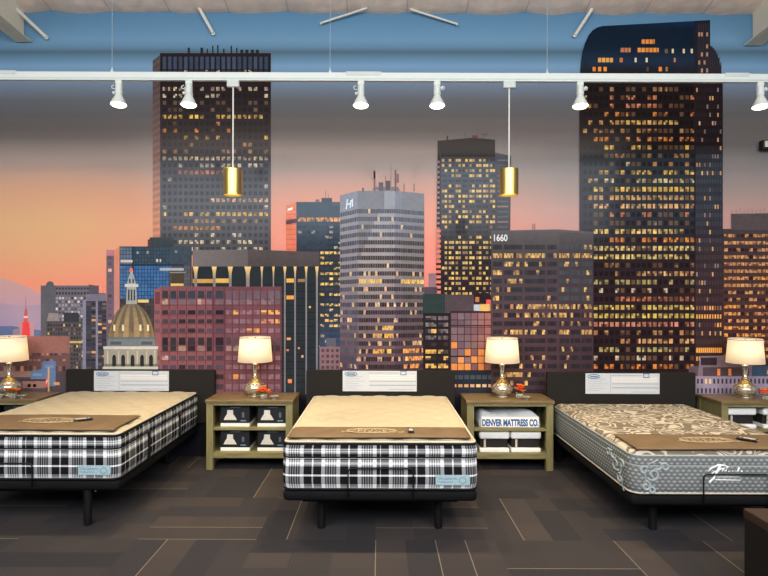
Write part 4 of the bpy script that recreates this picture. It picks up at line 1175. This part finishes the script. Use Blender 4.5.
fm1 = foot_mat('brown foot mat with pale oval logo on the middle mattress', .335, Z1 - .004, -.725, .705, (-.07, .175, .20, .07)); fm1.location.x = XM
fm2 = foot_mat('brown foot mat with pale oval logo on the left plaid mattress', .56, Z1 - .004, -.75, .70, (.02, .30, .22, .09)); fm2.location = (XL, BF + .22, Z1 - .004)
fm3 = foot_mat('brown foot mat with pale oval logo on the grey patterned mattress', .46, GZ1 - .004, -.70, .74, (-.04, .25, .21, .08)); fm3.location = (XR, BF, GZ1 - .004)
for o in (fm1, fm2, fm3): o['group'] = 'brown foot mats'
RG = 'black remote controls on the foot mats'
remote('small black remote control on the middle brown foot mat', (.25, BF + .15, Z1 + .062), 0.0, .10)['group'] = RG
remote('black remote control lying aslant on the left brown foot mat', (XL + .31, BF + .52, Z1 + .062), -.95)['group'] = RG
remote('black remote control lying aslant on the right foot mat', (XR + .29, BF + .24, GZ1 + .062), .75)['group'] = RG

# ------------------------------------------------------------------ nightstands
NF, NB, NW = 6.17, 6.66, .955
def nightstand(label):
    t = thing('nightstand', label, 'nightstand', (0, NF, 0))
    d = NB - NF
    MB().box(-NW / 2, NW / 2, -.012, d, .728, .762).build('top', 'top', t, bevel=.005)
    for sx in (-1, 1):
        for y in (.0, d - .075):
            x = sx * (NW / 2 - .0475)
            MB().box(x - .0375, x + .0375, y, y + .07, 0, .728).build('leg', 'olive', t, bevel=.004)
        x = sx * (NW / 2 - .024)
        MB().box(x - .009, x + .009, .07, d - .075, .13, .728).build('side_panel', 'olive', t)
    MB().box(-NW / 2 + .07, NW / 2 - .07, d - .02, d - .006, .13, .728).build('back_panel', 'olive_x', t)
    MB().box(-NW / 2 + .075, NW / 2 - .075, .0, .022, .70, .728).build('top_rail', 'olive_x', t)
    MB().box(-NW / 2 + .034, NW / 2 - .034, .012, d - .02, .430, .455).build('shelf', 'olive_x', t)
    MB().box(-NW / 2 + .034, NW / 2 - .034, .008, d - .02, .13, .188).build('shelf', 'olive_x', t)
    return t
N1, N2, N0, N3 = -1.41, 1.415, -4.18, 4.17
n1 = nightstand('olive wood nightstand holding four black boxes, between the two plaid beds'); n1.location.x = N1
n2 = again(n1, (N2, NF, 0), 'olive wood nightstand holding a white bag, left of the grey mattress')
n3 = again(n1, (N3, NF, 0), 'olive wood nightstand at the right edge beyond the grey mattress')
n0 = again(n1, (N0, NF, 0), 'olive wood nightstand at the far left, mostly hidden by the plaid bed')
for o in (n0, n1, n2, n3): o['group'] = 'nightstands'

# black boxes with a white pillow picture
def carton(label):
    t = thing('pillow_box', label, 'box', (0, 0, 0))
    w, h, d = .315, .236, .30
    MB().box(-w / 2, w / 2, 0, d, .036, h).build('carton', 'boxblack', t, bevel=.004)
    MB().box(-w / 2 - .002, w / 2 + .002, -.002, d + .002, 0, .037).build('white_base', 'boxwhite', t, bevel=.003)
    b = MB(); y = -.002
    prof = [(-.125, .072), (.02, .072), (-.005, .115), (-.022, .135), (-.022, .18), (-.085, .18), (-.09, .135), (-.108, .11)]
    b.add([(x, y, z) for x, z in prof] + [(x, .001, z) for x, z in prof], [tuple(range(8)), tuple(range(15, 7, -1))] + [(i, i + 8, (i + 1) % 8 + 8, (i + 1) % 8) for i in range(8)])
    b.build('printed_pillow', 'pillow', t)
    MB().box(-.05, .06, y, .001, .204, .213).build('printed_text', 'boxgrey', t); MB().box(.075, .10, y, .001, .10, .155).build('printed_mattress', 'boxgrey', t)
    MB().box(.06, .12, y, .001, .058, .07).build('printed_logo', 'boxlogo', t)
    return t
BG = 'black pillow boxes on the nightstand between the plaid beds'
spots = [(-1.583, .456, 'upper left'), (-1.178, .456, 'upper right'), (-1.583, .189, 'lower left'), (-1.178, .189, 'lower right')]
c0 = None
for x, z, w in spots:
    lab = 'black box with white pillow picture, %s of the four in the nightstand' % w
    if c0 is None: c0 = carton(lab); c0.location = (x, NF + .075, z); c0['group'] = BG
    else: again(c0, (x, NF + .075, z), lab)
for x in (-3.95, -4.355):
    o = again(c0, (x, NF + .06, .456), 'black box on the far left nightstand shelf, nearest the plaid bed' if x > -4.2 else 'black box on the far left nightstand shelf, cut by the photo edge')
    o['group'] = 'black boxes in the far left nightstand'

# folded bag and mattress samples on the second nightstand
t = thing('folded_bag', 'folded white plastic bag with blue lettering on the nightstand shelf', 'bag', (N2, NF + .05, .456))
b = MB(); n, m = 26, 14
for j in range(m + 1):
    for i in range(n + 1):
        u, v = i / n, j / m
        x0, x1 = -.325 - .03 * v + .0, .345 - .20 * v
        x = x0 + (x1 - x0) * u
        top = .120 + .105 * v ** .6 + .013 * math.sin(8 * u + 5 * v) + .010 * math.sin(17 * u * (1 - .3 * v) + 3 * v)
        edge = min(1, min(u, 1 - u) / .07)
        b.v.append((x, .02 + .32 * v, top * (.35 + .65 * math.sqrt(max(0, 1 - (1 - edge) ** 2)))))
k = len(b.v)
for j in range(m + 1):
    for i in range(n + 1): b.v.append((b.v[j * (n + 1) + i][0], b.v[j * (n + 1) + i][1], 0.0))
for j in range(m):
    for i in range(n):
        a = j * (n + 1) + i
        b.f.append((a, a + 1, a + n + 2, a + n + 1)); b.f.append((k + a, k + a + n + 1, k + a + n + 2, k + a + 1))
edge = [i for i in range(n + 1)] + [j * (n + 1) + n for j in range(1, m + 1)] + [m * (n + 1) + i for i in range(n - 1, -1, -1)] + [j * (n + 1) for j in range(m - 1, 0, -1)]
for a, c in zip(edge, edge[1:] + edge[:1]): b.f.append((a, k + a, k + c, c))
b.build('crumpled_body', 'bag', t, smooth=True)
MB().box(-.305, .325, -.004, .02, .004, .122).build('front_flap', 'bag_front', t, bevel=.008, seg=3)
text_mesh('printed_lettering', 'DENVER MATTRESS CO.', .100, 'denver', t, Matrix.Translation((.01, -.006, .054)) @ FRONT, .0012, .575, .0042)

def sample(label):
    t = thing('mattress_sample', label, 'mattress sample', (0, 0, 0))
    b = MB(); n = 12
    b.box(-.165, .165, 0, .28, .145, .230); b.build('quilted_top_block', 'foam', t, bevel=.022, seg=4)
    MB().box(-.15, .15, .045, .27, .04, .148).build('dark_core', 'dark', t, bevel=.006)
    MB().box(-.162, .162, 0, .28, 0, .044).build('foam_base', 'foam', t, bevel=.01, seg=3)
    for x, z in ((-.105, .0),): MB().box(x - .01, x + .01, .012, .03, .045, .14).build('post', 'post', t)
    return t
s1 = sample('white cutaway mattress sample on the lower shelf, left of the pair below the white bag'); s1.location = (1.255, NF + .04, .189); SG = 'mattress samples under the white bag'; s1['group'] = SG
again(s1, (1.60, NF + .045, .189), 'white cutaway mattress sample on the lower shelf, right of the pair below the white bag')
o = again(s1, (3.955, NF + .05, .456), 'white cutaway mattress sample in the nightstand at the right edge, nearer the bed'); o['group'] = 'mattress samples in the right edge nightstand'
o = again(s1, (4.355, NF + .05, .456), 'white cutaway mattress sample in the nightstand at the right edge, cut by the photo edge'); o['group'] = 'mattress samples in the right edge nightstand'

# ------------------------------------------------------------------ table lamps, flowers, dishes
LZ = .762; LD = 6.43
def lamp(label):
    t = thing('table_lamp', label, 'lamp', (0, LD, LZ))
    MB().lathe([(.075, 0), (.078, .008), (.06, .016), (.05, .02)], n=36).build('foot', 'silver', t, smooth=True)
    MB().lathe([(.05, .018), (.085, .03), (.112, .06), (.122, .09), (.116, .115), (.098, .135), (.075, .15)], n=40, cap=False).build('mercury_glass_body', 'silver', t, smooth=True)
    MB().lathe([(.075, .15), (.07, .165), (.052, .182), (.036, .196), (.034, .204), (.042, .21), (.030, .222)], n=36, cap=False).build('gold_collar', 'gold', t, smooth=True)
    MB().lathe([(.030, .222), (.022, .235), (.024, .29), (.030, .345), (.034, .355), (.028, .365), (.012, .37), (.012, .42)], n=28).build('neck', 'silver', t, smooth=True)
    b = MB(); b.lathe([(.192, .388), (.170, .662), (.168, .662), (.190, .388)], n=64, cap=False)
    b.f += [(3 * 64 + k, 3 * 64 + (k + 1) % 64, (k + 1) % 64, k) for k in range(64)]
    sh = b.build('shade', 'shade', t, smooth=True)
    b = MB()
    for k in range(3):
        a = 2 * PI * k / 3 + .3; b.tube([(0, 0, .63), (.170 * math.cos(a), .170 * math.sin(a), .648)], .002, 6)
    b.tube([(.1705 * math.cos(2 * PI * k / 32), .1705 * math.sin(2 * PI * k / 32), .652) for k in range(32)], .003, 6, True)
    b.build('spider', 'gold', sh)
    MB().lathe([(.0, .0), (.008, .004), (.006, .012), (.011, .02), (.008, .032), (0, .038)], (0, 0, .63), 16, cap=False).build('finial', 'gold', t, smooth=True)
    MB().lathe([(.012, .42), (.014, .45), (.028, .48), (.03, .505), (.018, .53), (0, .536)], n=20).build('bulb', glow_bulb, t, smooth=True)
    return t
glow_bulb = glow('warm_lamp_bulb', (255, 214, 140), 8.0)
lx = [at(255, 396, LD).x, at(502, 396, LD).x, at(9, 396, LD).x, at(745, 396, LD).x]
l1 = lamp('lit table lamp on the nightstand between the two plaid beds'); l1.location.x = lx[0]; l1['group'] = 'matching lit table lamps'
again(l1, (lx[1], LD, LZ), 'lit table lamp on the nightstand that holds the white bag')
again(l1, (lx[2], LD, LZ), 'lit table lamp at the far left beyond the plaid bed')
again(l1, (lx[3], LD, LZ), 'lit table lamp at the far right beyond the grey mattress')
for x in lx:
    ld = bpy.data.lights.new('lamp_bulb_light', 'POINT'); ld.energy = 2.0; ld.color = (1, .82, .58); ld.shadow_soft_size = .05
    o = bpy.data.objects.new('lamp_bulb_light', ld); C.objects.link(o); o.location = (x, LD, LZ + .49)

def posy(label, loc, n, seed, w=.08, h=.09):
    t = thing('flower_posy', label, 'flowers', loc)
    MB().lathe([(.03, 0), (.036, .004), (.042, .03), (.036, .05)], n=20).build('glass_cup', 'clear', t, smooth=True)
    q = random.Random(seed)
    g = MB()
    for k in range(6):
        a = k * PI / 3 + .2
        g.tube([(0, 0, .01), (.02 * math.cos(a), .02 * math.sin(a), .05), (.05 * math.cos(a), .04 * math.sin(a), .06)], .004, 6)
    g.build('stems', 'leaf', t)
    for k in range(n):
        a = q.uniform(0, 2 * PI); rr = math.sqrt(q.random())
        cx, cy, cz = w * rr * math.cos(a), w * .6 * rr * math.sin(a), .055 + h * (1 - .7 * rr) * q.uniform(.55, 1)
        b = MB()
        for p in range(7):
            an = 2 * PI * p / 7 + q.random(); c_, s_ = math.cos(an), math.sin(an); R_ = q.uniform(.034, .044)
            ctr = Vector((cx, cy, cz)); d = Vector((c_, s_, .25)); sd = Vector((-s_, c_, 0))
            b.add([ctr, ctr + d * R_ * .6 + sd * R_ * .42 + Vector((0, 0, .004)), ctr + d * R_ + Vector((0, 0, .002)), ctr + d * R_ * .6 - sd * R_ * .42 + Vector((0, 0, .004)), ctr + d * R_ * .6 - Vector((0, 0, .006))],
                  [(0, 1, 2), (0, 2, 3), (0, 4, 1), (1, 4, 2), (2, 4, 3), (3, 4, 0)])
        b.lathe([(.011, -.006), (.013, .004), (.006, .012), (0, .014)], (cx, cy, cz), 8)
        b.build('bloom', 'orange', t)
    return t
FG = 'orange posies beside the lamps'
posy('orange flowers at the foot of the lamp between the plaid beds', (at(263.5, 395, 6.25).x, 6.25, LZ), 9, 1, .06, .085)['group'] = FG
posy('orange flowers right of the lamp above the white bag', (at(519.5, 395, 6.34).x, 6.34, LZ), 9, 2, .036, .13)['group'] = FG
posy('orange flowers in front of the far left lamp', (at(12.5, 394, 6.24).x, 6.24, LZ), 10, 3, .06, .09)['group'] = FG
posy('orange flowers right of the far right lamp', (at(766, 394, 6.28).x, 6.28, LZ), 10, 4, .06, .085)['group'] = FG
def dish(label, px, y):
    t = thing('glass_dish', label, 'dish', (at(px, 396, y).x, y, LZ))
    MB().lathe([(.03, 0), (.032, .003), (.012, .008), (.014, .014), (.05, .03), (.056, .036), (.052, .036), (.012, .018), (0, .017)], n=28).build('bowl', 'clear', t, smooth=True)
    return t
DG = 'small glass dishes beside the posies'
dish('small clear glass dish beside orange flowers between the plaid beds', 274, 6.22)['group'] = DG
dish('small clear glass dish beside orange flowers above the white bag', 526, 6.24)['group'] = DG
dish('small clear glass dish at the left photo edge on the far left nightstand', 1, 6.24)['group'] = DG
dish('small clear glass dish right of the flowers on the far left nightstand', 22, 6.22)['group'] = DG

# ------------------------------------------------------------------ track, spotlights, pendants
TD = 5.2
TZ = at(384, 77.4, TD).z
t = thing('lighting_track', 'long white lighting track hung on wires across the room', 'track', (0, TD, TZ))
b = MB(); b.box(-5.6, 5.6, -.018, .018, -.038, .038); b.build('rail', 'white', t, bevel=.003)
MB().box(-5.6, 5.6, -.021, .021, -.024, -.014).build('conductor_groove', 'joint', t)
for a, c in ((-8, 17), (346, 381), (724, 748)):
    MB().box(at(a, 77, TD).x, at(c, 77, TD).x, -.022, .022, .012, .046).build('joint_plate', 'joint', t, bevel=.003)
for px in (112, 330, 547):
    x = at(px, 72, TD).x
    MB().lathe([(.014, .036), (.014, .05), (.006, .06), (.004, .085)], (x, 0, 0), 12).build('wire_grip', 'white', t)
    MB().tube([(x, 0, .07), (x, 0, ceil_z(TD) - TZ + .02)], .0028, 6).build('suspension_wire', 'wire', t)

def spot(label, px, tilt, knob):
    x = at(px, 80, TD).x
    t = thing('track_spotlight', label, 'spotlight', (x, TD, TZ - .037))
    MB().box(-.03, .03, -.016, .016, -.035, .003).build('adapter', 'white', t, bevel=.004)
    top = Vector((0, 0, -.03)); ax = Vector((math.sin(tilt), -.10, -1)).normalized()
    MB().lathe([(.026, 0), (.031, .01), (.031, .065), (.033, .07), (.033, .09), (.028, .10)], top, 24, axis=ax).build('socket', 'white', t)
    sh = MB().lathe([(.028, .098), (.036, .12), (.068, .185), (.074, .2), (.070, .2), (.032, .12), (.018, .105)], top, 32, cap=False, axis=ax).build('reflector_shade', 'white', t, smooth=True)
    MB().lathe([(0, .214), (.04, .211), (.06, .204), (.069, .194), (.056, .17), (.03, .13), (0, .12)], top, 28, cap=False, axis=ax).build('lamp_face', 'bulb', t, smooth=True)
    kx = knob * .045
    MB().lathe([(.01, 0), (.014, .012), (.014, .022)], top + ax * (.085 if knob < 0 else .03) + Vector((kx * .7, 0, 0)), 14, axis=(knob, 0, 0)).build('knob', 'white', t)
    MB().tube([top + Vector((kx, 0, -.01)), top + Vector((kx * 1.5, 0, -.02)), top + Vector((kx * 1.4, 0, -.04)), top + Vector((kx * .8, 0, -.045))], .005, 6).build('yoke', 'white', t)
    ld = bpy.data.lights.new('spotlight_beam', 'SPOT'); ld.energy = SPOT_W; ld.color = (1, .77, .47); ld.spot_size = math.radians(86); ld.spot_blend = .9; ld.shadow_soft_size = .05
    o = bpy.data.objects.new('spotlight_beam', ld); C.objects.link(o)
    p = Vector((x, TD, TZ - .037)) + top + ax * .25
    o.location = p; o.rotation_euler = (Vector((ax.x * .6, -.05, -1))).to_track_quat('-Z', 'Y').to_euler()
    return t
SPOT_W = 190
TG = 'white track spotlights'
for px, tl, kn, lab in [(119, .03, -1, 'white track spotlight at the far left, over the left plaid bed'), (189, .02, -1, 'white track spotlight in front of the brown square tower'), (361, 0, -1, 'white track spotlight left of centre, above the silver tower'),
                        (437, 0, 1, 'white track spotlight right of centre, above the dark capped tower'), (580, -.02, 1, 'white track spotlight at the left edge of the tallest tower'), (760, -.03, 1, 'white track spotlight at the far right photo edge')]:
    spot(lab, px, tl, kn)['group'] = TG

def pendant(label, px):
    x = at(px, 80, TD).x
    t = thing('pendant_lamp', label, 'pendant lamp', (x, TD, TZ - .037))
    MB().box(-.055, .055, -.018, .018, -.058, .003).build('adapter', 'joint', t, bevel=.004)
    zt = at(px, 169.3, TD).z - (TZ - .037); zb = at(px, 195.2, TD).z - (TZ - .037)
    MB().tube([(0, 0, -.05), (0, 0, zt)], .0065, 8).build('cord', 'cord', t)
    R_ = .084
    MB().lathe([(.0, zt + .002), (R_ * .97, zt + .002), (R_, zt - .004), (R_, zb), (R_ - .003, zb), (R_ - .003, zt - .01), (0, zt - .012)], n=48, cap=False).build('brass_cylinder', 'brass', t)
    MB().lathe([(0, zb + .02), (R_ - .004, zb + .02), (R_ - .004, zb + .026), (0, zb + .026)], n=36, cap=False).build('diffuser', 'pbulb', t)
    ld = bpy.data.lights.new('pendant_light', 'SPOT'); ld.energy = 25; ld.color = (1, .76, .42); ld.spot_size = 2.2; ld.spot_blend = .6; ld.shadow_soft_size = .05
    o = bpy.data.objects.new('pendant_light', ld); C.objects.link(o); o.location = (x, TD, TZ - .037 + zb)
    return t
pendant('brass cylinder pendant hanging in front of the brown square tower', 233.2)['group'] = 'brass pendants'
pendant('brass cylinder pendant hanging right of the dark capped tower', 509.2)['group'] = 'brass pendants'

# ------------------------------------------------------------------ odds and ends
p = at(767, 144.5, WALL - .1)
t = thing('wall_light', 'small black wall light with cream lens at the right photo edge', 'wall light', (p.x + .03, WALL - .03, p.z))
MB().box(-.08, .16, -.075, 0, -.055, .055).build('housing', 'black', t, bevel=.006)
MB().box(-.06, .14, -.082, -.07, -.03, .042).build('lens', 'lens', t, bevel=.004)

A = at(743, 508, 3.60)
t = thing('bench', 'dark brown bench end in the bottom right corner, nearest the camera', 'bench', (A.x, A.y, 0))
h = A.z
MB().box(.0, 1.3, -.9, 0, h - .06, h).build('seat_top', 'bench', t, bevel=.008, seg=3)
MB().box(.004, 1.296, -.896, -.004, .05, h - .06).build('body', 'bench_side', t, bevel=.006)
for x in (.06, 1.24):
    for y in (-.84, -.06): MB().box(x - .03, x + .03, y - .03, y + .03, 0, .05).build('foot', 'black', t)

# ------------------------------------------------------------------ light
W = bpy.data.worlds.new('daylight'); bpy.context.scene.world = W; W.use_nodes = True
W.node_tree.nodes['Background'].inputs[0].default_value = (.72, .86, 1.0, 1)
W.node_tree.nodes['Background'].inputs[1].default_value = 0.25
def area(name, loc, rot, sx, sy, w, col):
    ld = bpy.data.lights.new(name, 'AREA'); ld.shape = 'RECTANGLE'; ld.size = sx; ld.size_y = sy; ld.energy = w; ld.color = col
    o = bpy.data.objects.new(name, ld); C.objects.link(o); o.location = loc; o.rotation_euler = rot
    return o
area('ceiling_panel_light', (0, -.6, 5.55), (0, 0, 0), 12, 1.6, 240, (1, .95, .88))
area('mural_fill_light', (0, -2.6, 4.7), (math.radians(78), 0, 0), 13, 2.2, 810, (.90, .95, 1))  # added unseen source behind the camera that brightens mural and bed fronts

area('ceiling_fill_uplight', (0, -2.3, 4.95), (PI, 0, 0), 12, .6, 850, (1, .90, .78))  # added unseen source facing up, brightens the ceiling

# ------------------------------------------------------------------ camera
cam = bpy.data.cameras.new('camera'); co = bpy.data.objects.new('camera', cam); C.objects.link(co)
co.location = (0, 0, H); co.rotation_euler = (PI / 2, -ROLL, 0)
cam.sensor_width = 36; cam.lens = F / 768 * 36; cam.shift_x = 4 / 768; cam.shift_y = 9 / 768
sc = bpy.context.scene; sc.camera = co
sc.view_settings.view_transform = 'Standard'; sc.view_settings.look = 'None'; sc.view_settings.gamma = 1; sc.view_settings.exposure = 0
sc.view_settings.use_curve_mapping = False
sc.cycles.use_denoising = True
sc.cycles.max_bounces = 8
